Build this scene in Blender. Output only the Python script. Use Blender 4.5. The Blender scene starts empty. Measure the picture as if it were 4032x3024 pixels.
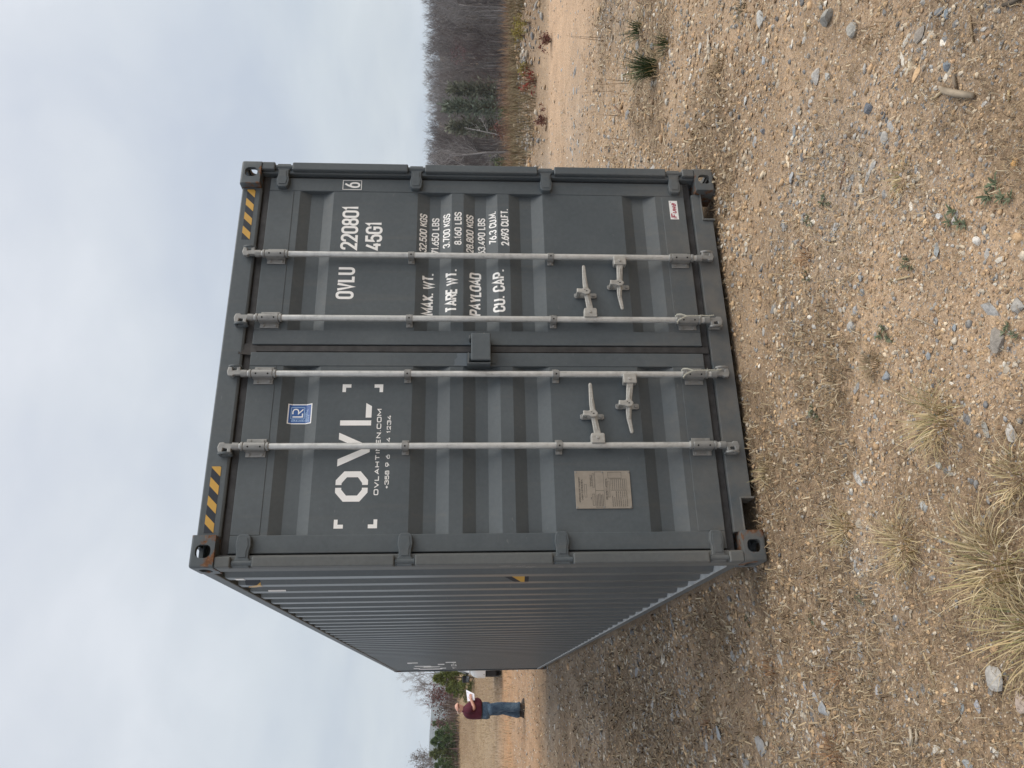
import bpy, bmesh, math, random
import numpy as np
from mathutils import Vector, Matrix
R = math.radians
random.seed(7)
rng = np.random.default_rng(11)
scene = bpy.context.scene
COL = scene.collection

# ------------------------------------------------------------------ camera (the photograph was taken with the phone on its side)
CAM = Vector((-1.87746764, -3.97022602, 1.54059956))
ROT = ((-0.02086754, -0.0545597, -0.99829243),
       (-0.92486124, 0.38030195, -0.00145206),
       (0.37973178, 0.92325168, -0.05839612))      # rows: picture right, picture down, forward
FPX = 3096.05
cd = bpy.data.cameras.new('camera')
cd.sensor_fit = 'HORIZONTAL'; cd.sensor_width = 36.0
cd.lens = FPX / 4032 * 36.0
cd.clip_start = 0.05; cd.clip_end = 9000
cam = bpy.data.objects.new('camera', cd)
COL.objects.link(cam)
m = Matrix.Identity(4)
for i in range(3):
    m[i][0] = ROT[0][i]; m[i][1] = -ROT[1][i]; m[i][2] = -ROT[2][i]; m[i][3] = CAM[i]
cam.matrix_world = m
scene.camera = cam

# ------------------------------------------------------------------ light: a bright overcast sky, weak broad sun from the right
SUN = Vector((0.74, -0.30, 0.86)).normalized()
w = bpy.data.worlds.new('World'); scene.world = w; w.use_nodes = True
nt = w.node_tree; nt.nodes.clear()
def N(t, kind, **kw):
    n = t.nodes.new(kind)
    for k, v in kw.items(): setattr(n, k, v)
    return n
out = N(nt, 'ShaderNodeOutputWorld'); bg = N(nt, 'ShaderNodeBackground'); bg.inputs[1].default_value = 0.1
sky = N(nt, 'ShaderNodeTexSky', sky_type='NISHITA', sun_disc=False)
sky.sun_elevation = math.asin(SUN.z); sky.sun_rotation = math.atan2(SUN.x, SUN.y)
sky.air_density = 1.2; sky.dust_density = 3.0; sky.ozone_density = 1.0
tc = N(nt, 'ShaderNodeTexCoord')
sep = N(nt, 'ShaderNodeSeparateXYZ'); nt.links.new(tc.outputs['Generated'], sep.inputs[0])
def M(t, op, a, b=None, c=None, clamp=False):
    n = N(t, 'ShaderNodeMath', operation=op); n.use_clamp = clamp
    for i, v in enumerate((a, b, c)):
        if v is None: continue
        if isinstance(v, (int, float)): n.inputs[i].default_value = v
        else: t.links.new(v, n.inputs[i])
    return n.outputs[0]
zz = M(nt, 'MAXIMUM', sep.outputs[2], 0.0)
den = M(nt, 'ADD', zz, 0.28)
comb = N(nt, 'ShaderNodeCombineXYZ')
nt.links.new(M(nt, 'DIVIDE', sep.outputs[0], den), comb.inputs[0]); nt.links.new(M(nt, 'DIVIDE', sep.outputs[1], den), comb.inputs[1])
def noise(t, vec, scale, detail=4, rough=0.5, dist=0.0, dim='3D'):
    n = N(t, 'ShaderNodeTexNoise', noise_dimensions=dim)
    n.inputs['Scale'].default_value = scale; n.inputs['Detail'].default_value = detail
    n.inputs['Roughness'].default_value = rough; n.inputs['Distortion'].default_value = dist
    if vec is not None: t.links.new(vec, n.inputs['Vector'])
    return n
def ramp(t, fac, stops, interp='LINEAR'):
    n = N(t, 'ShaderNodeValToRGB'); r = n.color_ramp; r.interpolation = interp
    while len(r.elements) < len(stops): r.elements.new(0.5)
    for e, (p, c) in zip(r.elements, stops):
        e.position = p; e.color = (*c, 1) if len(c) == 3 else c
    t.links.new(fac, n.inputs[0]); return n.outputs[0]
def mixc(t, fac, a, b, mode='MIX'):
    n = N(t, 'ShaderNodeMix', data_type='RGBA', blend_type=mode)
    for sock, v in ((n.inputs[0], fac), (n.inputs[6], a), (n.inputs[7], b)):
        if isinstance(v, (int, float)): sock.default_value = v
        elif isinstance(v, (tuple, list)): sock.default_value = (*v, 1)
        else: t.links.new(v, sock)
    return n.outputs[2]
c1 = noise(nt, comb.outputs[0], 0.95, 5, 0.52, 0.25)
c2 = noise(nt, comb.outputs[0], 2.6, 6, 0.55, 0.5)
cl = M(nt, 'ADD', M(nt, 'MULTIPLY', c1.outputs[0], 0.72), M(nt, 'MULTIPLY', c2.outputs[0], 0.28))
cloud = ramp(nt, cl, [(0.36, (4.85, 5.2, 6.05)), (0.45, (5.45, 5.75, 6.4)), (0.53, (6.0, 6.25, 6.75)), (0.64, (6.95, 7.1, 7.55))])
low = ramp(nt, zz, [(0.0, (0.87, 0.91, 0.90)), (0.16, (0.92, 0.955, 0.94)), (0.5, (1.0, 1.005, 1.0))])
cloud = mixc(nt, 1.0, cloud, low, 'MULTIPLY')
nt.links.new(mixc(nt, 0.9, sky.outputs[0], cloud), bg.inputs[0])
nt.links.new(bg.outputs[0], out.inputs[0])
sl = bpy.data.lights.new('sun', 'SUN'); sl.energy = 2.2; sl.angle = R(60); sl.color = (1.0, 0.94, 0.84)
so = bpy.data.objects.new('sun', sl); COL.objects.link(so)
so.rotation_euler = SUN.to_track_quat('Z', 'Y').to_euler(); so.location = (20, 8, 30)

vs = scene.view_settings
vs.view_transform = 'Standard'; vs.look = 'None'; vs.exposure = 0.36; vs.gamma = 1.0; vs.use_curve_mapping = False
scene.render.engine = 'CYCLES'
scene.cycles.use_denoising = True
scene.cycles.max_bounces = 6; scene.cycles.diffuse_bounces = 3; scene.cycles.glossy_bounces = 3
scene.cycles.volume_bounces = 1; scene.cycles.transparent_max_bounces = 6

# ------------------------------------------------------------------ helpers
def px_ray(px, py):
    a, b = (px - 2016) / FPX, (py - 1512) / FPX
    return Vector([ROT[0][i] * a + ROT[1][i] * b + ROT[2][i] for i in range(3)])

class MB:
    """collects vertices and faces of ONE piece"""
    def __init__(s): s.v = []; s.f = []
    def add(s, v, f):
        k = len(s.v); s.v += [tuple(p) for p in v]; s.f += [tuple(i + k for i in q) for q in f]; return s
    def box(s, x0, x1, y0, y1, z0, z1):
        return s.add([(x0, y0, z0), (x1, y0, z0), (x1, y1, z0), (x0, y1, z0), (x0, y0, z1), (x1, y0, z1), (x1, y1, z1), (x0, y1, z1)],
                     [(0, 3, 2, 1), (4, 5, 6, 7), (0, 1, 5, 4), (1, 2, 6, 5), (2, 3, 7, 6), (3, 0, 4, 7)])
    def prism(s, poly, y0, y1):
        """polygon in X-Z (counter-clockwise seen from -Y) pulled from y0 (front) to y1"""
        n = len(poly)
        v = [(x, y0, z) for x, z in poly] + [(x, y1, z) for x, z in poly]
        f = [tuple(range(n)), tuple(range(2 * n - 1, n - 1, -1))]
        f += [(i, i + n, (i + 1) % n + n, (i + 1) % n) for i in range(n)]
        return s.add(v, f)
    def tube(s, pts, rad, n=8, cap=True, close=False):
        pts = [Vector(p) for p in pts]
        if not hasattr(rad, '__len__'): rad = [rad] * len(pts)
        base = len(s.v); up = None; K = len(pts)
        for i, p in enumerate(pts):
            a = pts[i - 1] if i else (pts[-1] if close else p); b = pts[(i + 1) % K] if (i < K - 1 or close) else p
            t = (b - a).normalized()
            if up is None:
                up = t.orthogonal().normalized()
            up = (up - t * up.dot(t)).normalized(); sd = t.cross(up)
            for j in range(n):
                q = 2 * math.pi * j / n
                s.v.append(tuple(p + (up * math.cos(q) + sd * math.sin(q)) * rad[i]))
        for i in range(K - 1 + (1 if close else 0)):
            for j in range(n):
                a = base + i * n + j; b = base + i * n + (j + 1) % n
                c = base + ((i + 1) % K) * n + (j + 1) % n; d = base + ((i + 1) % K) * n + j
                s.f.append((a, b, c, d))
        if cap and not close:
            s.f.append(tuple(base + j for j in range(n - 1, -1, -1)))
            s.f.append(tuple(base + (K - 1) * n + j for j in range(n)))
        return s
    def loft(s, rings):
        """closed rings of equal count"""
        n = len(rings[0]); base = len(s.v)
        for r in rings: s.v += [tuple(p) for p in r]
        for i in range(len(rings) - 1):
            for j in range(n):
                s.f.append((base + i * n + j, base + i * n + (j + 1) % n, base + (i + 1) * n + (j + 1) % n, base + (i + 1) * n + j))
        s.f.append(tuple(base + j for j in range(n - 1, -1, -1)))
        s.f.append(tuple(base + (len(rings) - 1) * n + j for j in range(n)))
        return s
    def mesh(s, name):
        me = bpy.data.meshes.new(name); me.from_pydata(s.v, [], s.f); me.update(); return me
    def build(s, name, mat=None, parent=None, bevel=0, smooth=False, seg=2, fix=True):
        me = s.mesh(name)
        if fix:
            b = bmesh.new(); b.from_mesh(me); bmesh.ops.recalc_face_normals(b, faces=b.faces); b.to_mesh(me); b.free()
        return obj(name, me, mat, parent, bevel, smooth, seg)

def obj(name, me, mat=None, parent=None, bevel=0, smooth=False, seg=2):
    o = bpy.data.objects.new(name, me); COL.objects.link(o)
    if mat is not None and not me.materials: me.materials.append(mat)
    if parent is not None: o.parent = parent
    if smooth:
        me.polygons.foreach_set('use_smooth', [True] * len(me.polygons))
        if smooth != 'all': me.set_sharp_from_angle(angle=R(40))
    if bevel:
        bm_ = o.modifiers.new('bevel', 'BEVEL'); bm_.width = bevel; bm_.segments = seg; bm_.limit_method = 'ANGLE'; bm_.angle_limit = R(35)
        bm_.harden_normals = False
    return o
def tag(o, label=None, cat=None, group=None, kind=None):
    if label: o['label'] = label
    if cat: o['category'] = cat
    if group: o['group'] = group
    if kind: o['kind'] = kind
    return o
def empty(name, loc=(0, 0, 0), rz=0):
    o = bpy.data.objects.new(name, None); COL.objects.link(o); o.location = loc; o.rotation_euler = (0, 0, rz); o.empty_display_size = 0.2
    return o
def np_mesh(name, v, tris, col=None, quads=False):
    """big mesh from arrays, optional per-vertex colour"""
    me = bpy.data.meshes.new(name); k = tris.shape[1]
    me.vertices.add(len(v)); me.vertices.foreach_set('co', np.ascontiguousarray(v, dtype=np.float32).ravel())
    me.loops.add(tris.size); me.loops.foreach_set('vertex_index', np.ascontiguousarray(tris, dtype=np.int32).ravel())
    me.polygons.add(len(tris)); me.polygons.foreach_set('loop_start', np.arange(0, tris.size, k, dtype=np.int32))
    me.update(calc_edges=True)
    if col is not None:
        a = me.color_attributes.new('col', 'FLOAT_COLOR', 'POINT')
        c = np.ones((len(v), 4), dtype=np.float32); c[:, :3] = col; a.data.foreach_set('color', c.ravel())
    return me

# value noise on numpy arrays
def _h(i, j, s):
    n = (i.astype(np.int64) * 374761393 + j.astype(np.int64) * 668265263 + s * 1442695041) & 0x7fffffff
    n = ((n ^ (n >> 13)) * 1274126177) & 0x7fffffff
    return ((n ^ (n >> 16)) & 0xffff) / 65535.0
def vnoise(x, y, s=0):
    x = np.asarray(x, float); y = np.asarray(y, float)
    i = np.floor(x); j = np.floor(y); fx = x - i; fy = y - j; fx = fx * fx * (3 - 2 * fx); fy = fy * fy * (3 - 2 * fy)
    a = _h(i, j, s); b = _h(i + 1, j, s); c = _h(i, j + 1, s); d = _h(i + 1, j + 1, s)
    return (a * (1 - fx) + b * fx) * (1 - fy) + (c * (1 - fx) + d * fx) * fy
def fbm(x, y, s=0, o=4):
    t = 0; a = 0.5
    for k in range(o):
        t = t + a * vnoise(np.asarray(x) * 2 ** k, np.asarray(y) * 2 ** k, s + k * 17); a *= 0.5
    return t
def sstep(a, b, x):
    t = np.clip((np.asarray(x, float) - a) / (b - a), 0, 1); return t * t * (3 - 2 * t)

# ------------------------------------------------------------------ materials
MAT = {}
def new_mat(name):
    mm = bpy.data.materials.new(name); mm.use_nodes = True; t = mm.node_tree
    p = t.nodes['Principled BSDF']; MAT[name] = mm; return mm, t, p
def plain(name, col, rough=0.6, metal=0.0, var=0.12, vscale=30, spec=0.5, bump=0.0):
    mm, t, p = new_mat(name)
    g = N(t, 'ShaderNodeNewGeometry')
    n = noise(t, g.outputs['Position'], vscale, 5, 0.6)
    lo = tuple(c * (1 - var) for c in col); hi = tuple(min(1, c * (1 + var)) for c in col)
    t.links.new(ramp(t, n.outputs[0], [(0.3, lo), (0.7, hi)]), p.inputs['Base Color'])
    p.inputs['Roughness'].default_value = rough; p.inputs['Metallic'].default_value = metal
    p.inputs['Specular IOR Level'].default_value = spec
    if bump:
        b = N(t, 'ShaderNodeBump'); b.inputs['Strength'].default_value = bump; b.inputs['Distance'].default_value = 0.004
        t.links.new(n.outputs[0], b.inputs['Height']); t.links.new(b.outputs[0], p.inputs['Normal'])
    return mm

def paint(name, col, rough=0.42, rust=0.0, dust=True):
    """factory painted steel: faint orange peel, hand marks, dust low down, rust where it was knocked"""
    mm, t, p = new_mat(name)
    g = N(t, 'ShaderNodeNewGeometry'); pos = g.outputs['Position']
    big = noise(t, pos, 1.7, 3, 0.55); fine = noise(t, pos, 45, 2, 0.6)
    c = mixc(t, 1.0, col, ramp(t, big.outputs[0], [(0.3, (0.86, 0.87, 0.88)), (0.7, (1.15, 1.13, 1.11))]), 'MULTIPLY')
    c = mixc(t, 1.0, c, ramp(t, fine.outputs[0], [(0.25, (0.93, 0.93, 0.93)), (0.75, (1.07, 1.07, 1.07))]), 'MULTIPLY')
    rg = M(t, 'ADD', M(t, 'MULTIPLY', big.outputs[0], 0.18), rough - 0.09)
    # streaks that run down
    mp = N(t, 'ShaderNodeMapping'); mp.inputs['Scale'].default_value = (16, 16, 0.7); t.links.new(pos, mp.inputs[0])
    st = noise(t, mp.outputs[0], 1.0, 4, 0.62)
    stf = M(t, 'MULTIPLY', ramp(t, st.outputs[0], [(0.56, (0, 0, 0)), (0.74, (1, 1, 1))]), 0.30)
    c = mixc(t, stf, c, (0.15, 0.145, 0.135))
    # small pale scuffs
    mp2 = N(t, 'ShaderNodeMapping'); mp2.inputs['Scale'].default_value = (9, 9, 34); t.links.new(pos, mp2.inputs[0])
    sc_ = noise(t, mp2.outputs[0], 1.6, 3, 0.5, 0.6)
    scf = M(t, 'MULTIPLY', ramp(t, sc_.outputs[0], [(0.72, (0, 0, 0)), (0.75, (1, 1, 1))]), 0.30)
    c = mixc(t, scf, c, (0.22, 0.23, 0.23))
    if dust:
        sp = N(t, 'ShaderNodeSeparateXYZ'); t.links.new(pos, sp.inputs[0])
        hgt = ramp(t, M(t, 'MULTIPLY', sp.outputs[2], 0.5), [(0.0, (1, 1, 1)), (0.10, (0.5, 0.5, 0.5)), (0.32, (0.0, 0.0, 0.0))])
        dn = noise(t, pos, 7, 6, 0.65)
        df = M(t, 'MULTIPLY', M(t, 'MULTIPLY', hgt, ramp(t, dn.outputs[0], [(0.3, (0, 0, 0)), (0.72, (1, 1, 1))])), 0.42)
        c = mixc(t, df, c, (0.30, 0.24, 0.175)); rg = M(t, 'ADD', rg, M(t, 'MULTIPLY', df, 0.4))
    if rust:
        rn = noise(t, pos, 9, 6, 0.68, 0.4)
        ed = N(t, 'ShaderNodeNewGeometry')
        pt = M(t, 'MULTIPLY', M(t, 'SUBTRACT', ed.outputs['Pointiness'], 0.5), 1.2)
        rf = ramp(t, M(t, 'ADD', rn.outputs[0], pt), [(0.66 - rust, (0, 0, 0)), (0.72 - rust, (1, 1, 1))])
        rc = ramp(t, noise(t, pos, 60, 4, 0.6).outputs[0], [(0.3, (0.10, 0.045, 0.022)), (0.55, (0.19, 0.095, 0.05)), (0.75, (0.27, 0.2, 0.15))])
        c = mixc(t, rf, c, rc); rg = M(t, 'ADD', rg, M(t, 'MULTIPLY', rf, 0.4))
    t.links.new(c, p.inputs['Base Color']); t.links.new(rg, p.inputs['Roughness'])
    b = N(t, 'ShaderNodeBump'); b.inputs['Strength'].default_value = 0.16; b.inputs['Distance'].default_value = 0.004
    hb = M(t, 'MULTIPLY', noise(t, pos, 4.5, 1, 0.4).outputs[0], 1.6)
    t.links.new(hb, b.inputs['Height']); t.links.new(b.outputs[0], p.inputs['Normal'])
    p.inputs['Specular IOR Level'].default_value = 0.32
    return mm
PAINT = (0.092, 0.109, 0.121)
paint('grey_paint', PAINT, 0.50)
paint('grey_paint_side', PAINT, 0.36)
MAT['grey_paint_side'].node_tree.nodes['Principled BSDF'].inputs['Specular IOR Level'].default_value = 0.55
paint('grey_paint_rusty', PAINT, 0.5, rust=0.004)
paint('grey_paint_worn', (0.115, 0.125, 0.128), 0.55, rust=0.0)
paint('repaint_patch', (0.13, 0.155, 0.178), 0.40, dust=False)
def galv(name, col, rough):
    mm, t, p = new_mat(name)
    g = N(t, 'ShaderNodeNewGeometry'); pos = g.outputs['Position']
    a = noise(t, pos, 26, 6, 0.65); mp = N(t, 'ShaderNodeMapping'); mp.inputs['Scale'].default_value = (60, 60, 6); t.links.new(pos, mp.inputs[0])
    b = noise(t, mp.outputs[0], 1, 5, 0.6)
    c = ramp(t, M(t, 'ADD', M(t, 'MULTIPLY', a.outputs[0], 0.5), M(t, 'MULTIPLY', b.outputs[0], 0.5)),
             [(0.34, tuple(x * 0.62 for x in col)), (0.46, tuple(x * 0.9 for x in col)), (0.56, col), (0.68, tuple(min(1, x * 1.18) for x in col))])
    t.links.new(c, p.inputs['Base Color']); p.inputs['Metallic'].default_value = 0.4
    t.links.new(M(t, 'ADD', M(t, 'MULTIPLY', a.outputs[0], 0.3), rough - 0.15), p.inputs['Roughness'])
    bb = N(t, 'ShaderNodeBump'); bb.inputs['Strength'].default_value = 0.25; bb.inputs['Distance'].default_value = 0.001
    t.links.new(a.outputs[0], bb.inputs['Height']); t.links.new(bb.outputs[0], p.inputs['Normal'])
    return mm
galv('zinc_rod', (0.62, 0.63, 0.62), 0.38)
galv('zinc_cast', (0.31, 0.312, 0.305), 0.5)
galv('zinc_handle', (0.47, 0.465, 0.44), 0.5)
plain('rubber_seal', (0.036, 0.035, 0.036), 0.62, var=0.5, vscale=14)
plain('rust_bolt', (0.16, 0.06, 0.025), 0.85, var=0.4, vscale=200)
plain('black_hole', (0.004, 0.004, 0.004), 0.9, var=0)
plain('white_vinyl', (0.88, 0.88, 0.87), 0.42, var=0.05, vscale=8)
plain('yellow_vinyl', (0.56, 0.33, 0.06), 0.4, var=0.07, vscale=10)
plain('black_vinyl', (0.018, 0.022, 0.032), 0.35, var=0.1, vscale=10)
plain('blue_vinyl', (0.035, 0.115, 0.36), 0.35, var=0.07, vscale=10)
plain('pale_blue_vinyl', (0.42, 0.60, 0.86), 0.4, var=0.04)
plain('red_vinyl', (0.42, 0.02, 0.06), 0.4, var=0.05)
plain('plate_metal', (0.33, 0.295, 0.25), 0.55, metal=0.25, var=0.1, vscale=25)
plain('plate_ink', (0.045, 0.04, 0.036), 0.6, var=0.2)
plain('rope_fibre', (0.50, 0.49, 0.42), 0.9, var=0.3, vscale=350, bump=0.5)
plain('ledge_lit', (0.46, 0.47, 0.46), 0.6, var=0.15, vscale=20)  # paler grey: light on the upward-facing flange put into the colour
plain('chalk', (0.55, 0.54, 0.5), 0.9, var=0.25, vscale=80)
plain('dark_floor', (0.06, 0.045, 0.035), 0.85, var=0.3)
def attr_mat(name, rough=0.85, var=0.25, vscale=60, spec=0.25, trans=0.0, bump=0.0):
    """colour carried by each vertex of the mesh, broken up by grain"""
    mm, t, p = new_mat(name)
    a = N(t, 'ShaderNodeAttribute', attribute_name='col')
    g = N(t, 'ShaderNodeNewGeometry'); n = noise(t, g.outputs['Position'], vscale, 5, 0.65)
    c = mixc(t, 1.0, a.outputs['Color'], ramp(t, n.outputs[0], [(0.28, (1 - var,) * 3), (0.72, (1 + var,) * 3)]), 'MULTIPLY')
    t.links.new(c, p.inputs['Base Color']); p.inputs['Roughness'].default_value = rough
    p.inputs['Specular IOR Level'].default_value = spec
    if bump:
        b = N(t, 'ShaderNodeBump'); b.inputs['Strength'].default_value = bump; b.inputs['Distance'].default_value = 0.01
        t.links.new(n.outputs[0], b.inputs['Height']); t.links.new(b.outputs[0], p.inputs['Normal'])
    return mm
attr_mat('stone', 0.85, 0.28, 90, 0.3, bump=0.5)
attr_mat('plant', 0.75, 0.18, 40, 0.25)
attr_mat('bark', 0.9, 0.3, 12, 0.1)

# ------------------------------------------------------------------ terrain
def H(x, y):
    x = np.asarray(x, float); y = np.asarray(y, float)
    yy = np.clip(y - 26, 0, 34); left = 0.07 * sstep(8, 16, y) + 0.0020 * yy * yy - 0.03 * np.clip(y - 66, 0, 600)
    s = 0.356 * x + 0.935 * y
    n1 = fbm(x * 0.35, y * 0.35, 3, 4) - 0.47
    berm = sstep(10.2, 12.2, s) * (1 - sstep(16.5, 19.0, s)) * (0.12 + 0.55 * np.clip(fbm(x * 0.5, y * 0.5, 21, 4) - 0.28, 0, 1))
    right = berm - 0.22 * np.clip(s - 18.6, 0, 31) + 0.07 * np.clip(s - 76, 0, 80) + 0.22 * np.clip(s - 156, 0, 45)
    right = right - 0.10 * sstep(5.0, 6.2, s) * (1 - sstep(8.6, 10.0, s))
    wgt = sstep(3.0, 9.0, x - 0.12 * y)
    z = left * (1 - wgt) + right * wgt
    far = np.clip(np.hypot(x + 1.9, y + 4.0) / 30, 0, 4)
    z = z + n1 * (0.05 + 0.16 * far)
    z = z + (fbm(x * 2.1, y * 2.1, 5, 4) - 0.47) * 0.035 + (fbm(x * 9, y * 9, 9, 3) - 0.43) * 0.012
    # the pad the container stands on
    d = np.maximum(np.maximum(np.abs(x) - 1.3, -0.15 - y), y - 12.4)
    k = 1 - sstep(0.0, 0.9, d)
    pad = -0.012 + (fbm(x * 6, y * 6, 9, 3) - 0.43) * 0.02
    return z * (1 - k) + pad * k

def zone_masks(x, y):
    """what lies on the ground: loose tan dirt / grey shale / dry brown turf / pale far field / leaf litter"""
    s = 0.356 * x + 0.935 * y
    wgt = sstep(3.0, 9.0, x - 0.12 * y)
    road = wgt * sstep(4.6, 5.6, s + 0.6 * (fbm(x * .8, y * .8, 31) - .5)) * (1 - sstep(9.6, 10.6, s))
    turf_l = sstep(0.15, 1.1, -(x + 1.15) + 0.10 * y + 1.3 * (fbm(x * .9, y * .9, 41) - 0.5)) * (1 - wgt)
    patches = np.clip(sstep(0.46, 0.60, fbm(x * 0.8 + 9, y * 0.8, 51)) + .8 * sstep(.44, .56, fbm(x * 2.2, y * 2.2, 55, 4)) * sstep(1.2, -.6, x), 0, 1)
    turf = np.clip(np.maximum(turf_l * (0.45 + 0.55 * patches), 0.62 * patches * (1 - road)), 0, 1)
    shale = np.clip(sstep(0.44, 0.62, fbm(x * 0.55 + 3, y * 0.55 + 7, 61)) + .7 * turf_l * sstep(.40, .55, fbm(x * 1.3, y * .7, 63)), 0, 1) * (1 - road)
    dirtband = (1 - wgt) * sstep(11.5, 15.0, y + 2.0 * (fbm(x * .3, y * .3, 71) - .5)) * (1 - sstep(25, 36, y))
    field = (1 - wgt) * sstep(27, 42, y + 6 * (fbm(x * .2, y * .12, 73) - .5))
    berm = wgt * sstep(10.2, 12.0, s)
    litter = wgt * sstep(19, 26, s)
    return road, turf, shale, dirtband, field, berm, litter
def zone_col(x, y):
    road, turf, shale, dirtband, field, berm, litter = zone_masks(x, y)
    def lay(c, k, col): return c * (1 - k[..., None]) + np.array(col) * k[..., None]
    mott = fbm(x * 1.7, y * 1.7, 111, 4)[..., None] - .47
    c = np.ones(np.shape(x) + (3,)) * np.array((0.395, 0.298, 0.216)) * (1 + .8 * mott)
    c = lay(c, shale * 0.65, (0.325, 0.285, 0.25))
    c = lay(c, turf * 0.8, (0.225, 0.168, 0.118))
    c = lay(c, road, np.array((0.56, 0.405, 0.29)))
    c = lay(c, dirtband * 0.95 * (.55 + .45 * sstep(.4, .55, fbm(x * .3, y * .16, 131, 3))), (0.44, 0.255, 0.14))
    c = lay(c, field, (0.315, 0.24, 0.16)); c = lay(c, field * sstep(.48, .6, fbm(x * .25, y * .09, 121, 4)) * .7, (0.20, 0.135, 0.085))
    c = lay(c, berm * 0.9, (0.235, 0.17, 0.12))
    c = lay(c, litter, (0.115, 0.092, 0.078))
    return c * np.array((.98, .95, .90))

def make_ground():
    n = 560; b = 7.7; S = 1000.0
    u = np.linspace(-1, 1, n)
    k = S * np.sinh(b * u) / np.sinh(b)
    X, Y = np.meshgrid(-0.6 + k, -0.8 + k, indexing='xy')
    Z = H(X, Y)
    v = np.stack([X, Y, Z], -1).reshape(-1, 3)
    i = np.arange(n * n).reshape(n, n)
    q = np.stack([i[:-1, :-1], i[:-1, 1:], i[1:, 1:], i[1:, :-1]], -1).reshape(-1, 4)
    me = np_mesh('ground', v, q, zone_col(X, Y).reshape(-1, 3))
    road, turf, shale, *_ = zone_masks(X, Y)
    a = me.attributes.new('turf', 'FLOAT', 'POINT'); a.data.foreach_set('value', turf.ravel().astype(np.float32))
    a = me.attributes.new('shale', 'FLOAT', 'POINT'); a.data.foreach_set('value', shale.ravel().astype(np.float32))
    me.polygons.foreach_set('use_smooth', [True] * len(me.polygons))
    mm, t, p = new_mat('ground_dirt')
    g = N(t, 'ShaderNodeNewGeometry'); pos = g.outputs['Position']
    zc = N(t, 'ShaderNodeAttribute', attribute_name='col').outputs['Color']
    tf = N(t, 'ShaderNodeAttribute', attribute_name='turf').outputs['Fac']
    sh = N(t, 'ShaderNodeAttribute', attribute_name='shale').outputs['Fac']
    mid = noise(t, pos, 2.3, 6, 0.6); fine = noise(t, pos, 38, 4, 0.7); grit = noise(t, pos, 150, 3, 0.7)
    c = mixc(t, 1.0, zc, ramp(t, mid.outputs[0], [(0.3, (0.84, 0.83, 0.82)), (0.7, (1.16, 1.15, 1.13))]), 'MULTIPLY')
    c = mixc(t, 1.0, c, ramp(t, fine.outputs[0], [(0.25, (0.55, 0.52, 0.49)), (0.5, (1, 1, 1)), (0.78, (1.4, 1.4, 1.38))]), 'MULTIPLY')
    c = mixc(t, 1.0, c, ramp(t, grit.outputs[0], [(0.25, (0.6, 0.58, 0.55)), (0.75, (1.36, 1.36, 1.36))]), 'MULTIPLY')
    # small grains of stone, two sizes, each its own colour
    height = M(t, 'MULTIPLY', fine.outputs[0], 0.5)
    for sc_, amt, thr in ((130, 0.85, 0.45), (60, 0.75, 0.38)):
        vo = N(t, 'ShaderNodeTexVoronoi', feature='F1'); vo.inputs['Scale'].default_value = sc_; vo.inputs['Randomness'].default_value = 1
        ws = N(t, 'ShaderNodeVectorMath', operation='ADD'); t.links.new(pos, ws.inputs[0])
        wn = noise(t, pos, sc_ * 0.8, 2, 0.5); wv = N(t, 'ShaderNodeVectorMath', operation='SCALE'); wv.inputs[3].default_value = 0.5 / sc_
        t.links.new(wn.outputs['Color'], wv.inputs[0]); t.links.new(wv.outputs[0], ws.inputs[1]); t.links.new(ws.outputs[0], vo.inputs['Vector'])
        sepc = N(t, 'ShaderNodeSeparateColor'); t.links.new(vo.outputs['Color'], sepc.inputs[0])
        pc = ramp(t, sepc.outputs[0], [(0.0, (0.16, 0.155, 0.155)), (0.2, (0.30, 0.285, 0.27)), (0.4, (0.40, 0.275, 0.17)), (0.6, (0.56, 0.39, 0.235)), (0.8, (0.62, 0.49, 0.34)), (0.96, (0.70, 0.64, 0.55))], 'CONSTANT')
        inside = ramp(t, vo.outputs['Distance'], [(thr * 0.72, (1, 1, 1)), (thr, (0, 0, 0))])
        dens = M(t, 'ADD', M(t, 'MULTIPLY', sh, 0.35), M(t, 'SUBTRACT', 0.52, M(t, 'MULTIPLY', tf, 0.32)))
        pick = M(t, 'LESS_THAN', sepc.outputs[1], dens)
        k = M(t, 'MULTIPLY', M(t, 'MULTIPLY', inside, pick), amt)
        c = mixc(t, k, c, pc)
    t.links.new(c, p.inputs['Base Color']); p.inputs['Roughness'].default_value = 0.95; p.inputs['Specular IOR Level'].default_value = 0.12
    bp = N(t, 'ShaderNodeBump'); bp.inputs['Strength'].default_value = 0.8; bp.inputs['Distance'].default_value = 0.018
    t.links.new(M(t, 'ADD', height, M(t, 'MULTIPLY', grit.outputs[0], 0.3)), bp.inputs['Height']); t.links.new(bp.outputs[0], p.inputs['Normal'])
    o = obj('ground', me, mm); tag(o, kind='structure'); return o
make_ground()
def hz(x, y): return float(H(np.array([x]), np.array([y]))[0])
def on_ground(px, py):
    """where the sight line through a picture point meets the terrain"""
    d = px_ray(px, py); t = -CAM.z / d.z if d.z < -1e-4 else 60
    for _ in range(30):
        p = CAM + d * t; t += (hz(p.x, p.y) - p.z) / d.z * 0.7 if d.z < -1e-3 else 0
    p = CAM + d * t
    return p, t

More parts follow.
